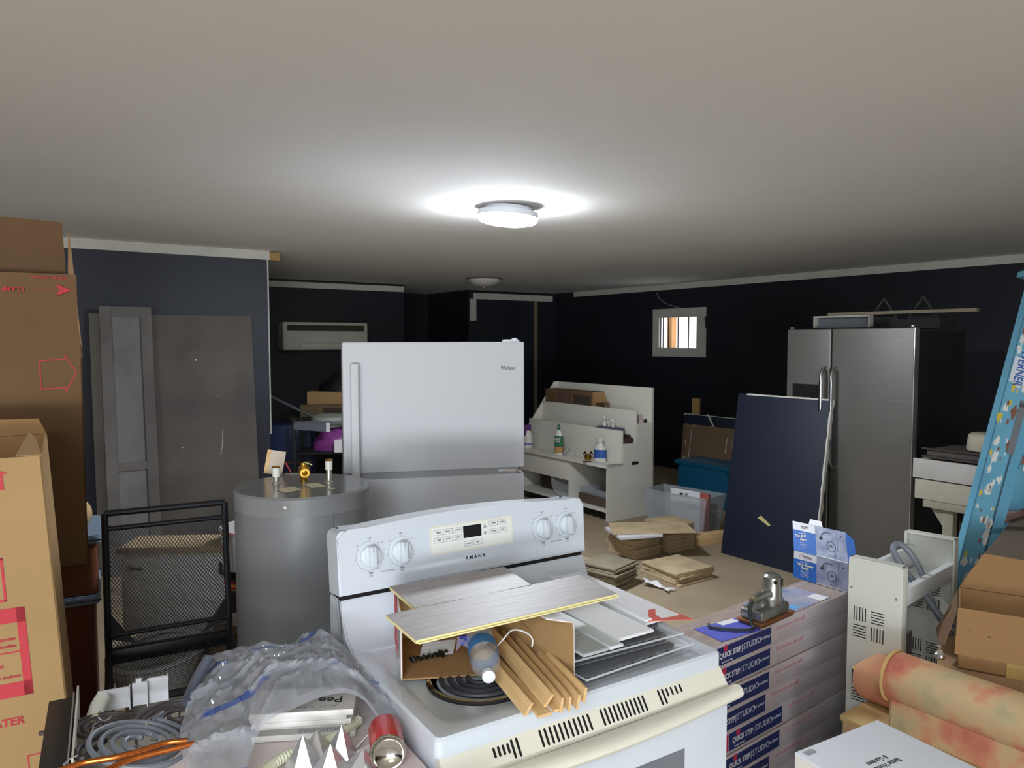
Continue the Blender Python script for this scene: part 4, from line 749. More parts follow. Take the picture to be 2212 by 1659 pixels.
for k, b in enumerate((5.86, 5.13)):
    q = MB(); q.box((0, 0, 0), (.09, .04, 1.0 if k == 0 else .985), M('sawn_wood_block', (176, 140, 92), .7, var=.1), .002)
    tag(put(q.build('wood_post'), rm(6.64, b), RY-R(90)), 'upright wood post behind the navy board, '+('left one with its end showing' if k == 0 else 'right one beside the navy slab'), 'post', 'wood posts behind the navy board')
# ------------------------------------------------------------------ drawers on a small table, right of the stainless fridge
tx = at(2010, 1082, z=.70); tr_ = R(-57)
t = thing('side_table', 'low pale painted table right of the stainless refrigerator', 'table', (tx.x-.02, tx.y+.05, 0), tr_); oldw = M('old_cream_paint', (170, 166, 148), .6, var=.1, scale=6)
MB().box((0, 0, .655), (.75, .45, .70), oldw, .006).build('tabletop', t)
for x in (.10, .66):
    for y in (.04, .38): MB().box((x, y, 0), (x+.06, y+.05, .655), oldw, .004).build('leg', t)
MB().sheet([(.02, .05, .655), (.10, .05, .655), (.10, .05, .54)], .03, oldw).build('bracket', t)
Tm = Matrix.Rotation(tr_, 3, 'Z')
def ont(x, y, z): return Vector((tx.x-.02, tx.y+.05, 0))+Tm @ Vector((x, y, z))
for k, (lab, mt, dx) in enumerate((('lower old cream drawer stacked on the low table', M('aged_cream', (194, 186, 170), .6, var=.08, scale=5), -.05), ('upper old white drawer stacked on the low table', M('aged_white', (196, 194, 190), .6, var=.08, scale=5), -.065))):
    o = thing('drawer', lab, 'drawer', ont(dx, .0, .702+.125*k), tr_, 'old drawers on the low table'); MB().box((0, 0, 0), (.66, .018, .118), mt, .003).build('drawer_front', o); MB().box((.01, .018, .01), (.65, .40, .112), mt, .003).build('drawer_box', o)
q = MB(); q.box((0, 0, 0), (.6, .38, .012), M('dark_brown_frame', (66, 54, 48), .5), .002); q.box((.02, .02, .012), (.58, .36, .05), M('dim_gray_stuff', (84, 80, 78), .6), .004); q.box((.0, .0, .05), (.6, .02, .06), M('dark_brown_frame', (66, 54, 48), .5)); tag(put(q.build('framed_tray'), ont(-.02, .01, .9545), tr_), 'dark framed tray on top of the old white drawer', 'tray')
q = MB(); q.lathe([(.03, 0), (.11, 0), (.115, .01), (.105, .09), (.09, .10), (.03, .10)], M('ivory_plastic', (206, 200, 178), .5), 32); tag(put(q.build('ivory_tub'), ont(.28, .18, 1.016)), 'ivory round tub on top of the framed tray and drawers', 'tub')
# ------------------------------------------------------------------ back left: wall unit, rack, boxes
t = thing('wall_air_conditioner', 'old white through-wall air conditioner on the back wall', 'air conditioner', rm(2.79, WB-.22, 1.56), RY); acw = M('aged_white_plastic', (186, 184, 172), .5, var=.06, scale=4)
MB().box((0, .0, 0), (1.05, .22, .33), acw, .02, seg=3).build('casing', t); MB().box((.05, -.004, .225), (1.0, .01, .295), M('dark_grille', (52, 46, 36), .7)).build('grille', t); MB().box((.02, -.012, .20), (1.03, 0, .222), acw, .003).build('front_lip', t); MB().box((.20, -.02, .015), (1.02, .0, .085), acw, .012).build('air_flap', t)
rk = rm(2.30, 6.95); 
t = thing('metal_rack', 'black metal rack with shelves left of the white fridge, holding a purple bag', 'rack', at(632, 1000, Y=6.3), R(6)); t.location.z = 0
for x in (0, .58):
    for y in (0, .34): MB().box((x, y, 0), (x+.028, y+.028, 1.0 if x == 0 else .96), blackm, .002).build('post', t)
for z in (.30, .70): MB().box((.02, .0, z), (.6, .36, z+.02), blackm, .002).build('shelf', t)
MB().box((.02, .0, .955), (.6, .02, .985), M('gray_rail', (96, 98, 104), .4), .002).build('top_rail', t)
rp = t.location.copy()
q = MB(); q.grid(lambda i, j: Vector((.17*math.cos(2*math.pi*i)*math.sin(math.pi*(j*.5+.5)*.96+.05)**.7*(1+.12*math.sin(i*25)), .12*math.sin(2*math.pi*i)*math.sin(math.pi*(j*.5+.5)*.96+.05)**.7, .21*j**.8)), 24, 8, M('purple_plastic', (134, 60, 134), .35, var=.2, scale=14), wrap=True); tag(put(q.build('purple_bag'), rp+Vector((.32, .17, .722))), 'purple plastic bag on the black metal rack', 'bag')
q = MB(); q.box((0, 0, 0), (.17, .006, .11), paper); q.box((.07, -.001, .03), (.1, 0, .06), ink); tag(put(q.build('paper_card'), rp+Vector((.36, -.012, .722)), R(6)), 'white paper card in front of the purple bag', 'card')
q = MB(); q.lathe([(0, 0), (.14, 0), (.17, .05), (.165, .085), (.10, .105), (0, .11)], M('gray_bowl', (150, 156, 150), .4), 28); tag(put(q.build('gray_bowl'), rp+Vector((.28, .2, .925))), 'gray upturned bowl behind the top of the purple bag', 'bowl')
q = MB(); q.sheet([(0, 0, 0), (.30, -.02, -.02), (.30, -.02, .055), (0, 0, .05)], .006, M('gray_strap', (104, 106, 116), .5)); q.box((.28, -.03, -.02), (.31, -.015, .058), paper); tag(put(q.build('gray_strap'), rp+Vector((.02, -.012, .92)), R(0)), 'gray strip with white tip across the top of the black rack', 'strap')
t = thing('work_table', 'dark low table behind the rack carrying brown cartons', 'table', at(640, 900, Y=7.15), R(6)); t.location.z = 0; wt = t.location.copy()
MB().box((-.1, 0, .90), (.9, .6, .93), M('dark_tabletop', (40, 36, 32), .7), .003).build('tabletop', t)
for x in (-.08, .84):
    for y in (.02, .54): MB().box((x, y, 0), (x+.04, y+.04, .90), blackm).build('leg', t)
q = MB(); q.box((0, 0, 0), (.6, .35, .115), M('dusty_carton', (112, 94, 70), .85, var=.1), .003); q.box((.22, -.001, .02), (.5, 0, .09), M('dusty_print', (70, 58, 46), .8)); tag(put(q.build('carton'), wt+Vector((.02, .05, .932)), R(6)), 'lower dusty printed carton on the dark back table', 'carton')
q = MB(); q.box((0, 0, 0), (.6, .3, .125), card, .003); tag(put(q.build('carton'), wt+Vector((.09, .06, 1.05)), R(9)), 'upper bright tan carton on the dark back table', 'carton')
q = MB(); q.grid(lambda i, j: Vector((.26*math.cos(2*math.pi*i)*math.cos(math.pi/2*j), .13*math.sin(2*math.pi*i)*math.cos(math.pi/2*j), .16*math.sin(math.pi/2*j)*(1+.15*math.sin(i*20)))), 20, 6, M('black_bag_plastic', (18, 18, 18), .5), wrap=True); tag(put(q.build('black_bag'), wt+Vector((.42, .2, 1.178))), 'black plastic bag on top of the tan carton', 'bag')
a_, b_ = at(584, 856, Y=6.9), at(700, 912, Y=6.9); tag(MB().tube([a_, b_], .014, M('dim_gray_pipe', (86, 88, 92), .4), 8).build('metal_pipe'), 'dim gray metal pipe slanting down beside the blue partition corner', 'pipe')
q = MB(); q.box((0, 0, 0), (.42, .4, .88), M('dark_blue_tote', (36, 52, 92), .5), .02); q.box((-.01, -.012, .52), (.43, .0, .545), M('dim_wood_lip', (110, 88, 70), .6)); tag(put(q.build('blue_cabinet'), at(572, 1000, Y=6.9)*1, R(8)), 'dark blue cabinet with wooden lip behind the partition corner', 'cabinet').location.z = 0
# ------------------------------------------------------------------ boards leaning on the left partition
lean_a = R(5.2)
def leaner(name, label, a, b, w, h, rot, mt, th_=.03):
    t_ = thing(name, label, 'board', rm(a, b), RY); t_.rotation_euler = (Matrix.Rotation(RY, 3, 'Z') @ Matrix.Rotation(-rot, 3, 'X')).to_euler(); return t_
t = leaner('leaning_board', 'large gray stained panel leaning on the blue partition', .68, 5.96, 1.06, 1.87, lean_a, board); q = MB(); q.box((0, 0, 0), (1.06, .035, 1.872), board, .003); q.build('panel', t)
q = MB(); q.tube([(.80, -.001, .98), (.79, -.0012, .85), (.775, -.0012, .79)], .0025, torn, 5); q.box((.62, -.001, 1.52), (.632, -.0002, 1.535), torn); q.box((.50, -.001, .86), (.506, -.0002, .867), torn); q.box((.70, -.001, .88), (.707, -.0002, .887), M('yellow_speck', (190, 180, 90), .6)); q.box((.76, -.001, 1.24), (.78, -.0002, 1.243), torn); q.build('paint_marks', t)
t = leaner('cabinet_door_slab', 'gray paneled cabinet door leaning over the left edge of the gray panel', .655, 5.865, .34, 1.9, R(5.6), boardL)
for nm, lo, hi in (('stile', (0, 0, 0), (.075, .03, 1.925)), ('stile', (.265, 0, 0), (.34, .03, 1.925)), ('rail', (.075, 0, 1.85), (.265, .03, 1.925)), ('rail', (.075, 0, .74), (.265, .03, .80)), ('rail', (.075, 0, 0), (.265, .03, .06))): MB().box(lo, hi, boardL, .003).build(nm, t)
MB().box((.07, .016, .05), (.27, .026, 1.86), M('dusty_inset', (122, 122, 122), .7, rgb2=(96, 96, 98), scale=2.2)).build('inset_panel', t)
t = leaner('leaning_strip', 'narrow gray board leaning behind the paneled cabinet door', .60, 5.99, .12, 1.87, R(4.6), boardL); q = MB(); q.box((0, 0, 0), (.075, .02, 1.87), M('strip_gray', (112, 108, 100), .7, var=.08)); q.build('plank', t)
# ------------------------------------------------------------------ toilet behind the mesh chair
porc = M('white_porcelain', (226, 226, 224), .15, coat=.3)
t = thing('toilet', 'white porcelain toilet seen through the black mesh chair', 'toilet', (-1.475, 3.22, 0), R(3))
q = MB(); q.prism(rrect(-.235, 0, .235, .35, .035), 0, .19, porc, XZ @ Matrix.Translation((0, .385, -.19)), .012); q.build('tank', t)
MB().prism(rrect(-.245, 0, .245, .03, .012), 0, .21, M('beige_tank_cover', (176, 154, 118), .7), XZ @ Matrix.Translation((0, .737, -.20))).build('tank_lid', t)
MB().cyl((-.185, -.0, .68), (-.185, -.022, .68), .014, chrome).tube([(-.18, -.022, .68), (-.15, -.026, .678), (-.13, -.026, .677)], .006, chrome, 8, rs=[.005, .006, .009]).build('flush_lever', t)
def bowl(i, j):
    a = 2*math.pi*i; zz = .385*(1-j) ; f = (1-.42*math.sin(min(1, j*1.15)*math.pi/2)); x = .18*math.cos(a)*f; y = -.20+.23*math.sin(a)*f; return Vector((x, y, zz))
q = MB(); q.grid(bowl, 32, 10, porc, wrap=True); q.grid(lambda i, j: Vector((.18*math.cos(2*math.pi*i)*(1-.4*j), -.20+.23*math.sin(2*math.pi*i)*(1-.4*j), .385-.1*j*j)), 32, 4, porc, wrap=True); q.box((-.12, -.05, .0), (.12, .15, .384), porc, .03); q.build('bowl', t)
MB().grid(lambda i, j: Vector(((.165+.022*math.cos(2*math.pi*j))*math.cos(2*math.pi*i), -.20+(.215+.022*math.cos(2*math.pi*j))*math.sin(2*math.pi*i), .392+.008*math.sin(2*math.pi*j))), 32, 8, porc, wrap=True).build('toilet_seat', t)
# ------------------------------------------------------------------ black mesh patio chair
def mesh_mat():
    m_ = bpy.data.materials.new('expanded_metal_mesh'); m_.use_nodes = True; nt = m_.node_tree; b = nt.nodes['Principled BSDF']; b.inputs['Base Color'].default_value = (.012, .012, .014, 1); b.inputs['Roughness'].default_value = .5
    tc = nt.nodes.new('ShaderNodeTexCoord'); sp = nt.nodes.new('ShaderNodeSeparateXYZ'); nt.links.new(tc.outputs['Object'], sp.inputs[0])
    def mth(op, a, bb=None):
        n_ = nt.nodes.new('ShaderNodeMath'); n_.operation = op
        for k, v in enumerate((a, bb)):
            if v is None: continue
            if isinstance(v, (int, float)): n_.inputs[k].default_value = v
            else: nt.links.new(v, n_.inputs[k])
        return n_.outputs[0]
    yz = mth('SUBTRACT', sp.outputs[2], sp.outputs[1]); xs = mth('MULTIPLY', sp.outputs[0], 1/.0125); zs_ = mth('MULTIPLY', yz, 1/.0155)
    f1 = mth('FRACT', mth('ADD', xs, zs_)); f2 = mth('FRACT', mth('SUBTRACT', xs, zs_)); w = .27
    hole = mth('MULTIPLY', mth('GREATER_THAN', f1, w), mth('GREATER_THAN', f2, w))
    tr = nt.nodes.new('ShaderNodeBsdfTransparent'); mx = nt.nodes.new('ShaderNodeMixShader'); nt.links.new(hole, mx.inputs[0]); nt.links.new(b.outputs[0], mx.inputs[1]); nt.links.new(tr.outputs[0], mx.inputs[2]); nt.links.new(mx.outputs[0], nt.nodes['Material Output'].inputs[0]); return m_
meshm = mesh_mat()
t = thing('mesh_chair', 'black metal mesh patio chair in front of the toilet, left of the water heater', 'chair', (-1.375, 2.95, 0), R(28))
hw = .222
for s_ in (-1, 1):
    MB().tube(smooth([Vector(p) for p in ((s_*hw, .07, .985), (s_*hw, .045, .75), (s_*hw, .01, .52), (s_*hw, .04, .30), (s_*hw, .10, .0))]), .013, blackm, 10).build('rear_post', t)
    MB().tube(smooth([Vector(p) for p in ((s_*hw, .0, .45), (s_*hw, -.2, .425), (s_*hw, -.40, .42), (s_*hw, -.44, .36), (s_*hw, -.45, .0))]), .013, blackm, 10).build('front_leg', t)
for y, z, r in ((.07, .985, .013), (.063, .925, .010), (.01, .515, .010)): MB().tube([(-hw, y, z), (hw, y, z)], r, blackm, 10).build('back_rail', t)
MB().box((-hw, -.02, .405), (hw, .02, .465), black, .012).build('seat_rear_bar', t); MB().tube([(-hw, -.41, .418), (hw, -.41, .418)], .014, blackm, 10).build('seat_front_bar', t)
MB().grid(lambda i, j: Vector((-hw+2*hw*i, .063+(.0-.063)*j-.03*math.sin(math.pi*j)*math.sin(math.pi*i)*.3, .925-.47*j)), 8, 10, meshm).build('mesh_back', t)
MB().grid(lambda i, j: Vector((-hw+2*hw*i, -.0-.41*j, .44-.02*j-.03*math.sin(math.pi*i)*math.sin(math.pi*j))), 8, 8, meshm).build('mesh_seat', t)
for s_ in (-1, 1): q = MB(); q.sheet([(s_*(hw-.01), .006, .50), (s_*(hw-.10), .006, .47), (s_*(hw-.01), .012, .60)], .004, black); q.build('corner_gusset', t)
# ------------------------------------------------------------------ bucket, totes, roll
t = thing('paint_bucket', 'white plastic bucket with red and purple label right of the mesh chair', 'bucket', (-1.15, 3.32, .42), 0)
bkw = M('bucket_white', (214, 212, 214), .45); q = MB(); q.lathe([(0, 0), (.135, 0), (.152, .40), (.158, .40), (.158, .415), (.148, .415), (.132, .012), (0, .012)], bkw, 40); q.build('bucket_body', t)
q = MB(); q.lathe([(.1405, .06), (.1455, .16)], M('dark_purple_label', (58, 40, 66), .5), 40); q.lathe([(.1457, .165), (.1475, .205)], M('red_label', (170, 44, 40), .5), 40); q.lathe([(.1478, .206), (.1495, .245)], M('black_label', (34, 30, 32), .5), 40); q.lathe([(.1462, .175), (.147, .19)], M('orange_label', (206, 130, 60), .5), 40); q.build('bucket_label', t)
MB().lathe([(.159, .405), (.162, .409), (.159, .416)], M('pink_rim', (206, 150, 146), .5), 40).build('bucket_rim', t); MB().tube([(-.155, -.02, .33), (-.12, -.12, .24), (0, -.165, .19), (.12, -.12, .24), (.155, -.02, .33)], .008, black, 8).build('bucket_handle', t)
q = MB(); q.box((-.2, -.18, 0), (.2, .18, .418), cardK, .004); tag(put(q.build('carton'), (-1.13, 3.33, 0), R(12)), 'dim tan carton under the white bucket', 'carton')
redbr = M('red_brown_plastic', (112, 62, 42), .5, var=.1, scale=3); lidb = M('blue_gray_lid', (128, 148, 166), .5)
for k, (z, h, dx) in enumerate(((0.0, .555, .0), (.595, .215, .02))):
    t = thing('storage_crate', ['tall red-brown crate with blue-gray lid, lower of the two left of the mesh chair', 'red-brown crate with blue-gray lid, upper of the two left of the mesh chair'][k], 'crate', (-2.15+dx*.5, 3.125+dx*.3, z), R(29), 'red-brown crates by the partition')
    MB().prism(rrect(-.33, -.2, .33, .2, .03), 0, h, redbr, None, .006).build('crate_body', t); MB().prism(rrect(-.35, -.215, .35, .215, .03), h, h+.038, lidb, None, .006).box((-.352, -.217, h+.016), (.352, -.213, h+.021), M('lid_gap', (60, 66, 76), .6)).build('crate_lid', t)
q = MB(); q.lathe([(.018, -.08), (.05, -.08), (.057, -.07), (.057, .07), (.05, .08), (.018, .08)], M('tan_foam', (186, 156, 112), .9, var=.15, scale=18), 28, Matrix.Rotation(R(90), 4, 'X')); tag(put(q.build('foam_roll'), (-1.925, 3.20, .908), R(-20)), 'tan foam roll lying on the upper red-brown crate', 'roll')
# ------------------------------------------------------------------ water heater cartons at the far left
def redtext(par, s, size, o, flip=False, al='CENTER', mat=redink): txt(par, s, size, o, (-1, 0, 0) if flip else (1, 0, 0), (0, 0, -1) if flip else (0, 0, 1), mat, align=al, bold=size*.02)
t = thing('heater_carton', 'nearest tall tan heater carton with red UP arrow at the left edge', 'carton', (-1.214, 2.055, 0), R(30.6)); wq, dq, hq = .58, .56, 1.352; sh = .075
shm = Matrix(((1, 0, -sh/hq, 0), (0, 1, 0, 0), (0, 0, 1, 0), (0, 0, 0, 1)))
def shell(par, w, d, h, mx, z0=0):
    MB().sheet([(-w, 0, z0), (0, 0, z0), (0, 0, h), (-w, 0, h)], -.005, card, mx).build('front_panel', par); MB().sheet([(0, 0, z0), (0, d, z0), (0, d, h), (0, 0, h)], -.005, card, mx).build('side_panel', par)
    MB().sheet([(-w, d, z0), (0, d, z0), (0, d, h), (-w, d, h)], .005, cardD, mx).build('back_panel', par); MB().sheet([(-w, 0, z0), (-w, d, z0), (-w, d, h), (-w, 0, h)], .005, card, mx).build('side_panel', par)
    MB().box((-w, 0, z0), (0, d, z0+.006), cardK, 0, mx).build('bottom', par)
shell(t, wq, dq, hq, shm); fp = t.children[0]
MB().sheet([(-wq, dq, hq), (0, dq, hq), (-.02, dq+.02, hq+.05), (-wq, dq+.03, hq+.06)], .004, cardD, shm).build('flap', t)
MB().sheet([(-.06, .02, hq-.002), (0, 0, hq), (-.02, .25, hq+.02), (-.035, .27, hq+.035)], .004, card, shm).build('flap', t)
q = MB(); X = lambda x, z: shm @ Vector((x, -.0012, z))
def mark(pts): q.sheet([X(x, z) for x, z in pts], .0006, redink)
def fr_(x0, z0, x1, z1, w):
    for p in (((x0, z0), (x1, z0), (x1, z0+w), (x0, z0+w)), ((x0, z1-w), (x1, z1-w), (x1, z1), (x0, z1)), ((x1-w, z0), (x1, z0), (x1, z1), (x1-w, z1))): mark(p)
mark([(-.30, 1.268), (-.092, 1.268), (-.092, 1.310), (-.076, 1.310), (-.16, 1.345), (-.30, 1.345)]); q.build('red_arrow', fp); q = MB()
fr_(-.40, .965, -.112, 1.085, .006); fr_(-.40, .715, -.075, .975, .020) if False else None
for p in (((-.40, .905), (-.075, .905), (-.075, .945), (-.40, .945)), ((-.40, .70), (-.075, .70), (-.075, .74), (-.40, .74)), ((-.095, .70), (-.075, .70), (-.075, .945), (-.095, .945)), ((-.40, .822), (-.095, .822), (-.095, .826), (-.40, .826))): mark(p)
pr = q.build('red_arrow_print' if False else 'red_printing', fp); q = MB(); fr_(-.105, .465, -.02, .53, .003); mark([(-.105, .465), (-.102, .465), (-.102, .53), (-.105, .53)])
pr = q.build('red_printing', fp); tc_ = M('tan_reverse_print', (206, 170, 120), .8)
def ft(s, size, x, z, al='RIGHT', mt=redink): txt(fp, s, size, X(x, z)+Vector((0, -.001, 0)), (1, 0, 0), (0, 0, 1), mt, align=al, bold=size*.02)
ft('UP', .034, -.098, 1.290, mt=tc_); ft('HEATER', .030, -.102, .632); ft('No tiene partes', .014, -.102, .862); ft('Peligro', .017, -.135, .79); ft('reemplazables', .012, -.102, .842); ft('No soulevez', .012, -.099, .758)
# farther carton, upside down, flaps standing open
t = thing('heater_carton', 'farther tan heater carton standing open with upside-down lettering, at the left edge', 'carton', (-1.640, 2.85, .80), R(30.4)); card_, card = card, M('shaded_tan_cardboard', (112, 84, 54), .85, var=.05, scale=3); w2, d2_, h2 = .62, .23, .80  # tan cardboard darkened: the weak light on this carton is in its colour
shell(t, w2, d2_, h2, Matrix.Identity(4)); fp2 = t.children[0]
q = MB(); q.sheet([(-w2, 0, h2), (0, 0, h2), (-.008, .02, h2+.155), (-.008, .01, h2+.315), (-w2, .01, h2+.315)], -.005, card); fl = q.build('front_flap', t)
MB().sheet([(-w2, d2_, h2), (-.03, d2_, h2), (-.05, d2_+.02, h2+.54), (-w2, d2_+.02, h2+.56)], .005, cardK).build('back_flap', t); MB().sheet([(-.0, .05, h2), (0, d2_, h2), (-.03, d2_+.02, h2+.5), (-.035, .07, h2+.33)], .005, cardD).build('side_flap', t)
q = MB(); Q = lambda x, z: Vector((x, -.0016, z))
for p in (((-.022-.085, h2-.015), (-.022, h2-.045-.02), (-.022-.085, h2-.115)),): pass
ar = [(-.135, h2-.115), (-.135, h2-.01), (-.055, h2-.005), (-.055, h2+.012), (-.018, h2-.055), (-.055, h2-.128), (-.055, h2-.112)]
for k in range(len(ar)):
    a_, b_ = Vector((ar[k][0], 0, ar[k][1])), Vector((ar[(k+1) % len(ar)][0], 0, ar[(k+1) % len(ar)][1])); dx = (b_-a_).normalized().cross(Vector((0, 1, 0)))*.002; q.sheet([v_+Vector((0, -.0016, 0)) for v_ in (a_-dx, b_-dx, b_+dx, a_+dx)], .0006, redink)
q.build('printed_arrow', fp2)
redtext(fp2, 'ELECTRIC', .036, (-.155, -.0016, .535), True, 'LEFT'); redtext(fp2, '40 GAL', .036, (-.205, -.0016, .495), True, 'LEFT')
q = MB(); z_ = h2+.255; q.sheet([(-.075, -.0005, z_+.022), (-.025, .008, z_), (-.075, -.0005, z_-.022), (-.065, -.0005, z_)], -.0012, redink)
for k in range(8): q.box((-.165+.011*k, -.0022, z_-.001), (-.158+.011*k, -.001, z_+.001), redink)
q.build('printed_arrow', fl); redtext(fl, 'CLAMP', .022, (-.175, -.0022, z_), True, 'LEFT'); redtext(fl, 'CARTON OPENING', .013, (-.04, -.002, h2+.30), True, 'LEFT')
card = card_; q = MB(); q.box((-.56, .02, 0), (-.13, .21, .795), cardD, .003); tag(put(q.build('carton'), (-1.640, 2.85, 0), R(30.4)), 'brown carton holding up the farther heater carton', 'carton')
# ------------------------------------------------------------------ open metal cabinet full of burner coils (front left)
KO = Vector((-1.0, 1.667, 0)); KA = R(28.5)
t = thing('open_metal_cabinet', 'black-sided open metal cabinet filled with loose burner coils, bottom left', 'cabinet', KO, KA)
galv = M('galvanized_edge', (176, 178, 182), .35, metal=.6); insul = M('cream_insulation', (206, 206, 192), .8, var=.05)
MB().box((-.052, -.34, 0), (-.004, 0, .852), M('black_enamel', (30, 28, 28), .5), .004).build('side_panel', t)
MB().box((-.004, -.34, .60), (-.001, .0, .862), galv).box((.004, -.34, .60), (.008, .002, .874), trimw).build('edge_flange', t)
MB().box((0, -.34, 0), (.36, .0, .755), M('dark_cabinet_fill', (40, 38, 38), .8)).build('body', t)
MB().box((.36, -.34, 0), (.372, 0, .845), galv).build('side_panel', t)
MB().box((.01, -.335, .755), (.355, -.004, .765), insul, .002).build('insulation_pad', t)
KM = Matrix.Rotation(KA, 3, 'Z')
def kp(x, y, z): return KO+KM @ Vector((x, y, z))
cg = M('gray_coil_enamel', (112, 118, 128), .42); cdk = M('dark_coil', (72, 64, 68), .5)
def loosecoil(label, loc, rot, r, mt, turns=4, tail=True):
    o = thing('burner_coil', label, 'burner coil', loc, rot=rot, group='loose burner coils in the open metal cabinet')
    P_ = spiral(r*.20, r, turns, 120, 0)
    if tail: P_ = [Vector(p) for p in P_]+[Vector((r+.01, .012, -.004)), Vector((r+.035, .012, -.012)), Vector((r+.06, .01, -.014))]; 
    MB().tube(P_, .0052, mt, 8).build('heating_element', o)
    br = MB()
    for k in range(3): a_ = R(120*k+30); br.box((0, -.0012, -.012), (r+.004, .0012, -.0055), M('bracket_steel', (92, 84, 84), .5, metal=.4), 0, Matrix.Rotation(a_, 4, 'Z'))
    br.build('support_bracket', o); return o
E4 = lambda x, y, z: Euler((R(x), R(y), R(z)))
c0 = at(300, 1612, z=.868)
loosecoil('large gray burner coil lying on top of the heap in the open cabinet', c0+Vector((0, 0, .008)), E4(14, 4, 95), .102, cg)
loosecoil('dark burner coil at back right of the heap, under the plastic bag edge', at(385, 1545, z=.852), E4(3, 2, 200), .088, cdk)
loosecoil('smaller dark burner coil at the back left of the heap', at(232, 1568, z=.836), E4(6, -4, 185), .072, M('brownish_coil', (66, 56, 56), .5))
loosecoil('gray burner coil lowest in the heap, below the copper tube', at(345, 1660, z=.822), E4(2, 0, 40), .095, M('violet_gray_coil', (92, 90, 106), .45))
ow = kp(.085, -.03, .81)
q = MB(); cb = M('white_terminal_plastic', (212, 212, 218), .45)
for k, (x0, x1) in enumerate(((0, .068), (.072, .105), (.106, .150))): q.box((x0, -.004, 0), (x1, .004, .048+.006*k), cb, .001); q.box((x1-.002, -.018, 0), (x1, .004, .052+.006*k), cb)
q.box((.080, -.004, .054), (.092, .002, .064), cb); tag(put(q.build('terminal_strip'), at(212, 1538, z=.80), R(24)), 'white plastic terminal strip standing behind the burner coils', 'terminal strip')
ptb = [at(190, 1600, z=.80), at(198, 1565, z=.82), at(212, 1525, z=.838), at(222, 1508, z=.845)]
tag(MB().tube(ptb, .017, M('cream_tube', (206, 206, 194), .6), 14).build('cream_tube'), 'short cream tube standing at the left inside the open cabinet', 'tube')
cop = M('copper', (206, 120, 62), .25, metal=1)
for k, P_ in enumerate((((120, 1668), (180, 1648), (250, 1636), (310, 1620), (360, 1605), (405, 1600)), ((215, 1672), (270, 1645), (330, 1628), (380, 1616), (420, 1606)))):
    pts = smooth([at(x, y, z=.898+.004*k) for x, y in P_]); tag(MB().tube(pts, .0055, cop, 12).build('copper_tube'), ['left copper tube crossing over the burner coils', 'right copper tube crossing over the burner coils, nearest the plastic bag'][k], 'copper tube', 'copper tubes over the coils')
dkc = M('black_connector', (34, 30, 32), .5)
pts = smooth([at(x, y, z=z) for x, y, z in ((240, 1580, .872), (205, 1595, .87), (175, 1612, .868), (165, 1630, .866), (178, 1638, .868), (205, 1618, .872), (228, 1598, .876))]); tag(MB().tube(pts, .0062, dkc, 8).build('plug_lead'), 'dark looped plug lead at the left of the burner coils', 'lead')
random.seed(11); q = MB()
for k in range(16):
    p = at(random.uniform(190, 330), random.uniform(1540, 1600), z=.872+.004*random.random()); a_ = random.uniform(0, 6.3); d = Vector((math.cos(a_), math.sin(a_), .15))*.008
    q.tube([p-d, p, p+d*.6+Vector((0, 0, .004))], .0012, M('brass_wire', (176, 160, 100), .35, metal=.9) if k % 2 else galv, 6)
tag(q.build('wire_scraps'), 'brass and steel wire scraps scattered over the burner coils', 'wire scraps', kind='stuff')
pts = [at(138, 1652, z=.868), at(150, 1640, z=.87), at(168, 1632, z=.872)]; tag(MB().tube(pts, .002, galv, 6).build('wire_hook'), 'thin wire hook over the cabinet edge at bottom left', 'hook')
# ------------------------------------------------------------------ white carton beside the stove, with tiles, can, hose and ornament
t = thing('white_carton', 'white carton pressed against the stove left side under the red can', 'carton', SF, SA); zc = .856
pinkw = M('pinkish_white_carton', (222, 210, 208), .7)
MB().box((-.43, -.34, 0), (-.010, .345, zc), pinkw, .002).build('carton_body', t); MB().box((-.43, -.002, zc-.0005), (-.01, .002, zc+.0006), M('flap_seam', (170, 156, 154), .8)).build('flap_seam', t)
tw = M('white_tile_edge', (224, 222, 218), .4); tpf = M('tile_box_print', (198, 194, 190), .5)
b0_ = at(543, 1606, z=zc+.001); b1_ = at(768, 1592, z=zc+.001); ba_ = math.atan2((b1_-b0_).y, (b1_-b0_).x); bl_ = (b1_-b0_).length
zz = zc+.0015; tp = [(0, 0, 1.0, .0105), (.0, .022, .955, .010), (-.002, .006, .965, .0092), (-.004, .004, .93, .0092), (-.003, -.004, 1.0, .0105)]; tl = ['lowest white tile in the small stack under the plastic bag', 'second lowest white tile, set back with printed face in the stack', 'middle white tile of the stack under the plastic bag', 'second highest white tile of the stack', 'topmost white tile lettered Pee, in the stack under the bag']
for k, (dx, dy, f, h) in enumerate(tp):
    o = thing('tile', tl[k], 'tile', (b0_.x+dx*math.cos(ba_), b0_.y+dy, zz), ba_, 'white tiles in the small stack'); h_ = h*1.12
    q = MB(); q.box((0, 0, 0), (bl_*f, .105, h_), tw, .0012); q.box((.001, .001, h_), (bl_*f-.001, .104, h_+.0006), tpf); c = q.build('tile_body', o)
    if k == 4: txt(c, 'Pee', .034, (bl_*f-.05, .046, h_+.001), (-1, 0, 0), (0, -1, 0), ink, bold=.0004); txt(c, 'ALDUORE', .018, (bl_*f-.075, .018, h_+.001), (-1, 0, 0), (0, -1, 0), inkG)
    if k == 0: txt(c, 'ALDUORE', .018, (bl_*f-.075, .012, h_+.001), (-1, 0, 0), (0, -1, 0), inkG)
    zz += h_+(.0075 if k == 0 else .001) if k != 0 else h_+.0012
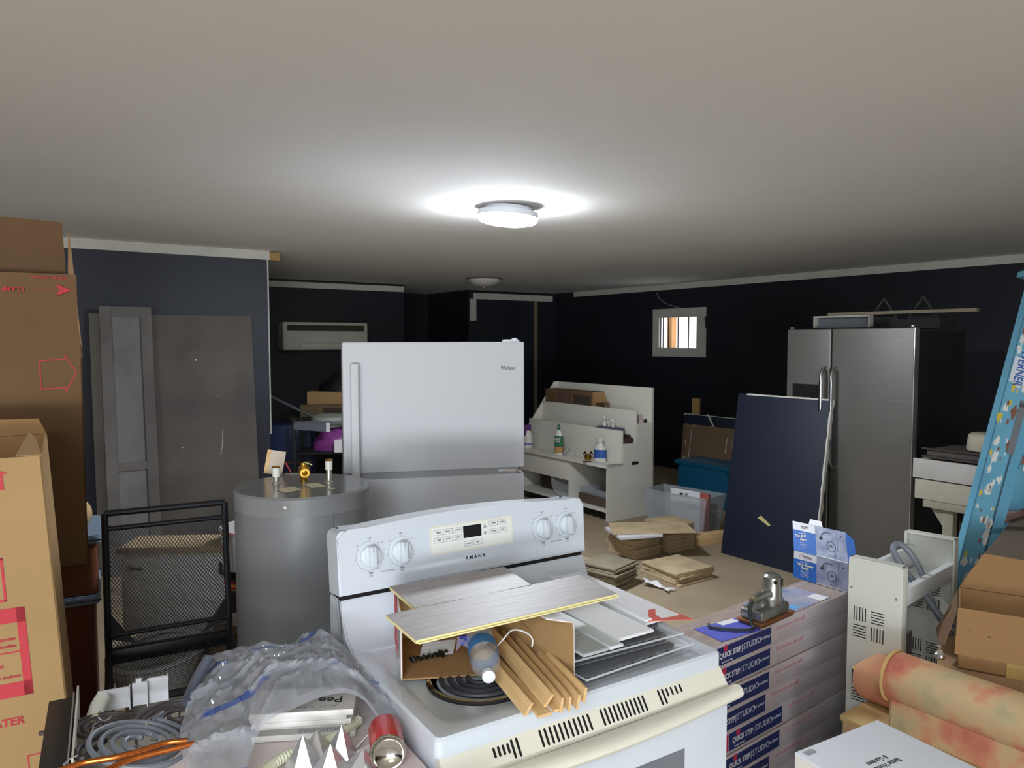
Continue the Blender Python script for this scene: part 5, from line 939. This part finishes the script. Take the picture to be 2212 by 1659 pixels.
# can lying with its bottom to the viewer
cc = at(838, 1626, z=zc+.034); ce = at(828, 1552, z=zc+.034); ax = (ce-cc); ax.z = 0; ax.normalize(); yv = Vector((0, 0, 1))
t = thing('spray_can', 'red can lying on the white carton, shiny dished bottom facing viewer', 'can'); t.matrix_world = Matrix.Translation(cc) @ frame((0, 0, 0), yv.cross(ax), yv)
t.matrix_world = Matrix.Translation(cc) @ frame((0, 0, 0), yv.cross(ax), yv)
MB().lathe([(.0325, .004), (.0325, .085), (.028, .095), (0, .10)], M('red_can_paint', (212, 42, 48), .3, coat=.3), 40).build('can_body', t)
MB().lathe([(.0325, .006), (.0342, .003), (.0335, -.001), (.031, 0), (.0285, .004), (.020, .010), (.010, .013), (0, .014)], M('polished_tin', (206, 204, 196), .1, metal=1), 40).build('can_bottom', t)
txt(t, '10', .012, (.012, -.04, .0312), (1, 0, 0), (0, -1, 0), M('pale_pink_ink', (236, 170, 170), .6)) if False else None
# ornament of silver-white points
sil = M('silver_foil', (206, 206, 210), .25, metal=.7); t = thing('pointed_ornament', 'silvery white ornament with cone points on the white carton', 'ornament', at(700, 1655, z=zc+.003), R(15))
for k, (x, y, h, lx, ly) in enumerate(((-.038, .010, .062, 0, .0), (.030, .020, .066, .004, 0), (.012, -.018, .052, 0, 0), (-.012, .045, .045, 0, .01), (.062, -.02, .035, .01, 0))):
    q = MB(); n = 6; r = .037; base = [(x+r*math.cos(2*math.pi*j/n+k), y+r*math.sin(2*math.pi*j/n+k), 0) for j in range(n)]; q.add(base+[(x+lx, y+ly, h)], [[j, (j+1) % n, n] for j in range(n)]+[list(range(n))[::-1]], sil); q.build('cone_point', t, ang=20)
q = MB(); q.sheet([(.05, .02, .004), (.085, .035, .03), (.075, .05, .004)], .0015, sil); q.sheet([(.05, .02, .004), (.095, .01, .03), (.08, .0, .004)], .0015, sil); q.build('folded_points', t)
hp_ = smooth([at(x, y, z=zc+.013) for x, y in ((548, 1690), (590, 1650), (640, 1625), (700, 1605), (745, 1580), (775, 1555))], 14)
tag(MB().tube(hp_, .0105, M('cream_corrugated_hose', (214, 214, 188), .5), 12, rs=[.0110 if k % 2 else .0098 for k in range(len(hp_))]).build('corrugated_hose'), 'cream corrugated hose lying in front of the white tile stack', 'hose')
# ------------------------------------------------------------------ crinkled plastic bag
def bagband(nt, b):
    tc = nt.nodes.new('ShaderNodeTexCoord'); mp = nt.nodes.new('ShaderNodeMapping'); wv = nt.nodes.new('ShaderNodeTexWave'); rp = nt.nodes.new('ShaderNodeValToRGB'); nz = nt.nodes.new('ShaderNodeTexNoise'); ml = nt.nodes.new('ShaderNodeMath'); r2 = nt.nodes.new('ShaderNodeValToRGB')
    mp.inputs['Rotation'].default_value = (0, 0, R(66)); mp.inputs['Location'].default_value = (.05, 0, 0); nt.links.new(tc.outputs['Object'], mp.inputs[0]); nt.links.new(mp.outputs[0], wv.inputs[0]); wv.inputs['Scale'].default_value = 1.55; wv.inputs['Distortion'].default_value = .6; wv.inputs['Detail Scale'].default_value = 2
    rp.color_ramp.elements[0].position = .955; rp.color_ramp.elements[1].position = .975; nt.links.new(wv.outputs['Fac'], rp.inputs[0])
    nz.inputs['Scale'].default_value = 13; nt.links.new(tc.outputs['Object'], nz.inputs[0]); r2.color_ramp.elements[0].position = .44; r2.color_ramp.elements[1].position = .52; nt.links.new(nz.outputs['Fac'], r2.inputs[0])
    nt.links.new(rp.outputs[0], ml.inputs[0]); nt.links.new(r2.outputs[0], ml.inputs[1]); ml.operation = 'MULTIPLY'
    mx = nt.nodes.new('ShaderNodeMix'); mx.data_type = 'RGBA'; nt.links.new(ml.outputs[0], mx.inputs[0]); mx.inputs[6].default_value = (lin(172), lin(176), lin(186), 1); mx.inputs[7].default_value = (lin(54), lin(96), lin(180), 1); nt.links.new(mx.outputs[2], b.inputs['Base Color'])
bagm = film('bag_film', (172, 175, 184), .58, .09, bump=.08, scale=30, band=bagband)
t = thing('plastic_bag', 'large crinkled translucent gray plastic bag heaped left of the stove', 'bag', (-.47, 1.585, .862), R(16))
from mathutils import noise
BO = Vector((-.47, 1.585, .862)); t.rotation_euler = (0, 0, 0)
def curve(P, u_):
    f = u_*(len(P)-1); k = min(int(f), len(P)-2); f -= k
    p0, p1_, p2_, p3 = P[max(0, k-1)], P[k], P[k+1], P[min(len(P)-1, k+2)]
    return .5*((2*p1_)+(p2_-p0)*f+(2*p0-5*p1_+4*p2_-p3)*f**2+(3*p1_-p0-3*p2_+p3)*f**3)
BF = [at(*p, z=z) for *p, z in ((388, 1580, .884), (405, 1672, .884), (470, 1690, .882), (528, 1680, .880), (548, 1612, .90), (575, 1560, .938), (640, 1528, .942), (690, 1507, .942), (745, 1497, .935), (785, 1512, .915), (815, 1548, .895), (845, 1556, .890), (878, 1532, .882))]
BR = [at(*p, Y=y) for *p, y in ((415, 1490, 1.66), (432, 1440, 1.74), (455, 1421, 1.78), (500, 1404, 1.80), (540, 1398, 1.80), (585, 1399, 1.80), (628, 1402, 1.80), (652, 1384, 1.82), (680, 1371, 1.82), (706, 1384, 1.80), (742, 1412, 1.78), (805, 1462, 1.72), (868, 1522, 1.64))]
def bagf(i, j):
    a = curve(BF, i); r = curve(BR, i)
    if j <= .72:
        f = j/.72; p = a.lerp(r, f); p = p+Vector((0, 0, (.040*math.sin(math.pi*f)**.8)*math.sin(math.pi*min(1, max(0, i*1.02)))))
    else:
        f = (j-.72)/.28; b_ = Vector((r.x*1.0-.01, r.y+.10, .868 if False else max(.80, r.z-.09))); p = r.lerp(b_, f)
    w = math.sin(math.pi*min(1, j*1.1))**.5 if j < .9 else .4
    q_ = p*1.0
    f1 = 1-abs(noise.noise(Vector((q_.x*7+q_.y*3, q_.y*8-q_.x*2, 1.3))))*2; f2 = 1-abs(noise.noise(Vector((q_.x*17-q_.y*6, q_.y*15+4, 2.1))))*2; f3 = 1-abs(noise.noise(Vector((q_.x*40, q_.y*38, 5.1))))*2
    d = .016*max(0, f1)**3+.010*max(0, f2)**2.5+.0035*max(0, f3)**2
    return p+Vector((.3*d, -.6*d, d))*w-BO
MB().grid(bagf, 150, 54, bagm).build('bag_film', t, ang=16)
pts = [at(452, 1420, z=.955), at(428, 1462, z=.925), at(412, 1498, z=.902), at(404, 1520, z=.892)]
tag(MB().tube(smooth(pts), .012, M('dark_gray_grip', (74, 78, 92), .4), 14, rs=None).build('tool_handle_bar'), 'dark gray rod wrapped in the left side of the plastic bag', 'rod')
# ------------------------------------------------------------------ floral armchair at lower right
def floral():
    m_ = M('floral_upholstery', (200, 150, 110), .9, rgb2=(200, 120, 92), scale=7, bump=.15); nt = m_.node_tree; rp = [n_ for n_ in nt.nodes if n_.type == 'VALTORGB'][0].color_ramp
    cols = [(.28, (148, 144, 112)), (.40, (178, 158, 120)), (.52, (190, 156, 116)), (.60, (190, 126, 96)), (.72, (172, 96, 78))]
    rp.elements[0].position = cols[0][0]; rp.elements[0].color = tuple(lin(c) for c in cols[0][1])+(1,); rp.elements[1].position = cols[-1][0]; rp.elements[1].color = tuple(lin(c) for c in cols[-1][1])+(1,)
    for p_, c in cols[1:-1]: e = rp.elements.new(p_); e.color = tuple(lin(x) for x in c)+(1,)
    return m_
flo = floral(); pipe_ = M('gold_piping', (196, 164, 104), .8)
t = thing('armchair', 'worn floral armchair in faded pink and beige at lower right', 'armchair', rm(0, 0), RY)
MB().box((2.30, .35, .10), (2.84, 1.285, .42), flo, .03, seg=3).build('seat_deck', t)
q = MB(); q.box((2.262, .45, .405), (2.44, 1.352, .43), M('front_rail_gold', (190, 160, 108), .85), .018, seg=3); q.box((2.262, .45, .10), (2.43, 1.345, .42), flo, .02, seg=3); q.build('front_rail', t)
q = MB(); q.grid(lambda i, j: Vector((2.365+.082*math.cos(2*math.pi*i), 1.225-1.0*j, .580+.078*math.sin(2*math.pi*i))), 40, 12, flo, wrap=True); q.add([(2.365+.082*math.cos(2*math.pi*k/40), 1.225, .580+.078*math.sin(2*math.pi*k/40)) for k in range(40)], [list(range(40))], flo); q.prism([(2.31, .40), (2.42, .40), (2.42, .56), (2.31, .56)], -1.215, -.22, flo, XZ, .01)
arm = q.build('arm', t); MB().tube([(2.365+.083*math.cos(2*math.pi*k/40), 1.224, .580+.079*math.sin(2*math.pi*k/40)) for k in range(40)], .005, pipe_, 8, closed=True).build('piping', arm)
q = MB(); q.box((2.39, .55, .432), (2.585, 1.40, .562), M('floral_cushion', (196, 152, 112), .9, rgb2=(192, 122, 92), scale=6), .06, seg=5); cs = q.build('seat_cushion', t); MB().tube([(2.402, 1.37, .53), (2.42, 1.396, .53), (2.50, 1.403, .528), (2.57, 1.39, .525)], .004, pipe_, 8).build('piping', cs)
MB().box((2.30, .25, .10), (2.84, .50, .74), flo, .06, seg=4).build('back', t); MB().box((2.72, .35, .40), (2.84, 1.25, .60), flo, .04, seg=3).build('arm', t)
# cardboard box on the chair
ko = at(2067, 1440, z=.63); ka = R(-31)
q = MB(); q.box((0, 0, 0), (.36, .28, .045), M('flat_tan_carton', (160, 126, 92), .85), .002); o = tag(put(q.build('flat_carton'), Vector((ko.x, ko.y, .578))+Matrix.Rotation(ka, 3, 'Z') @ Vector((-.055, .005, 0)), ka), 'flat tan carton between the armchair seat and open cardboard box', 'carton')
t = thing('open_carton', 'open brown cardboard box with raised flap on the floral armchair', 'carton', (ko.x, ko.y, .626), ka)
bxm = M('open_carton_brown', (146, 110, 70), .85, var=.04, scale=5); MB().sheet([(0, 0, 0), (.40, 0, 0), (.40, 0, .19), (0, 0, .19)], -.004, bxm).build('front_panel', t)
MB().sheet([(-.008, -.012, .048), (.40, -.012, .048), (.40, -.003, .195), (-.002, -.003, .195)], -.003, bxm).build('folded_flap', t)
MB().sheet([(0, .24, 0), (.40, .24, 0), (.40, .24, .19), (0, .24, .19)], .004, cardD).build('back_panel', t); MB().sheet([(0, 0, 0), (0, .24, 0), (0, .24, .19), (0, 0, .19)], .004, cardD).build('side_panel', t); MB().box((0, 0, 0), (.40, .24, .004), cardK).build('bottom', t)
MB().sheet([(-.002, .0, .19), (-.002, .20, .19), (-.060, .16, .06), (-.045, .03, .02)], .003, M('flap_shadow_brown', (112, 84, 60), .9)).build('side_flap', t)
MB().sheet([(.0, .24, .19), (.40, .24, .19), (.40, .30, .28), (.07, .31, .30)], .004, bxm).build('back_flap', t)
q = MB(); q.box((.13, -.0045, .0), (.24, -.0005, .05), M('packing_tape', (176, 146, 90), .3)); q.build('packing_tape', t)
q = MB(); q.box((.03, -.013, .13), (.033, -.0118, .132), black); q.box((.08, -.0132, .118), (.088, -.0118, .122), M('brown_scuff', (110, 70, 44), .8)); q.build('scuffs', t)
q = MB(); q.grid(lambda i, j: Vector((.20+.12*i, .1+.1*j, .15+.06*math.sin(math.pi*i)*math.sin(math.pi*j)+.015*math.sin(9*i+7*j))), 10, 8, film('white_film', (228, 228, 236), .8, .3)); o = q.build('film_wrap'); tag(put(o, (ko.x, ko.y, .626), ka), 'white film wrap showing in the open carton on the armchair', 'film wrap')
gp = at(2031, 1416, z=.672); t = thing('crystal_knob', 'shiny clear knob on the armchair arm beside the open carton', 'knob', (gp.x, gp.y, .662)); MB().lathe([(0, 0), (.012, .0), (.017, .008), (.016, .016), (.010, .022), (.006, .03), (.010, .04), (0, .046)], chrome, 16).build('knob_body', t)
# white carton in the lower right corner
bo_ = at(1717, 1625, z=.70); bb = at(1895, 1555, z=.70); bA = math.atan2((bb-bo_).y, (bb-bo_).x); bL = (bb-bo_).length
t = thing('product_carton', 'plain white carton with small printed name at the bottom right', 'carton', (bo_.x, bo_.y, 0), bA); bw_ = M('cool_white_carton', (224, 226, 234), .55)
q = MB(); q.box((0, -.36, 0), (bL, 0, .70), bw_, .0015); c = q.build('carton_body', t)
MB().box((-.0008, -.355, .40), (.0006, -.004, .693), M('warm_white_carton', (226, 216, 206), .6)).build('side_print', t)
txt(c, 'Better Homes', .021, (.140, -.138, .7006), (-1, 0, 0), (0, -1, 0), ink, sx=.75); txt(c, '& Gardens', .021, (.136, -.116, .7006), (-1, 0, 0), (0, -1, 0), ink, sx=.75)
q = MB()
for k in range(12): q.box((.014+.0028*k, -.026, .7001), (.0155+.0028*k, -.010 if k % 3 else -.006, .7006), inkG)
q.build('barcode', c)
# brown covered table, right edge
t = thing('covered_table', 'large brown-topped table behind the open carton at the right edge', 'table', (1.645, 2.69, 0), R(49))
tb = M('brown_felt_top', (112, 98, 82), .9, rgb2=(100, 88, 74), scale=5); MB().box((0, -1.2, .755), (1.85, 0, .79), tb, .006).build('tabletop', t)
for x in (.5, 1.75):
    for y in (-.95, -.08): MB().box((x, y-.05, 0), (x+.05, y, .755), M('dark_wood_leg', (70, 58, 48), .7)).build('leg', t)
q = MB(); q.box((0, 0, 0), (.12, .08, .035), M('sky_blue_box', (130, 178, 214), .5), .006); tag(put(q.build('blue_box'), at(2188, 1292, z=.792), R(49)), 'small sky blue box on the brown table, cut by the right edge', 'box')
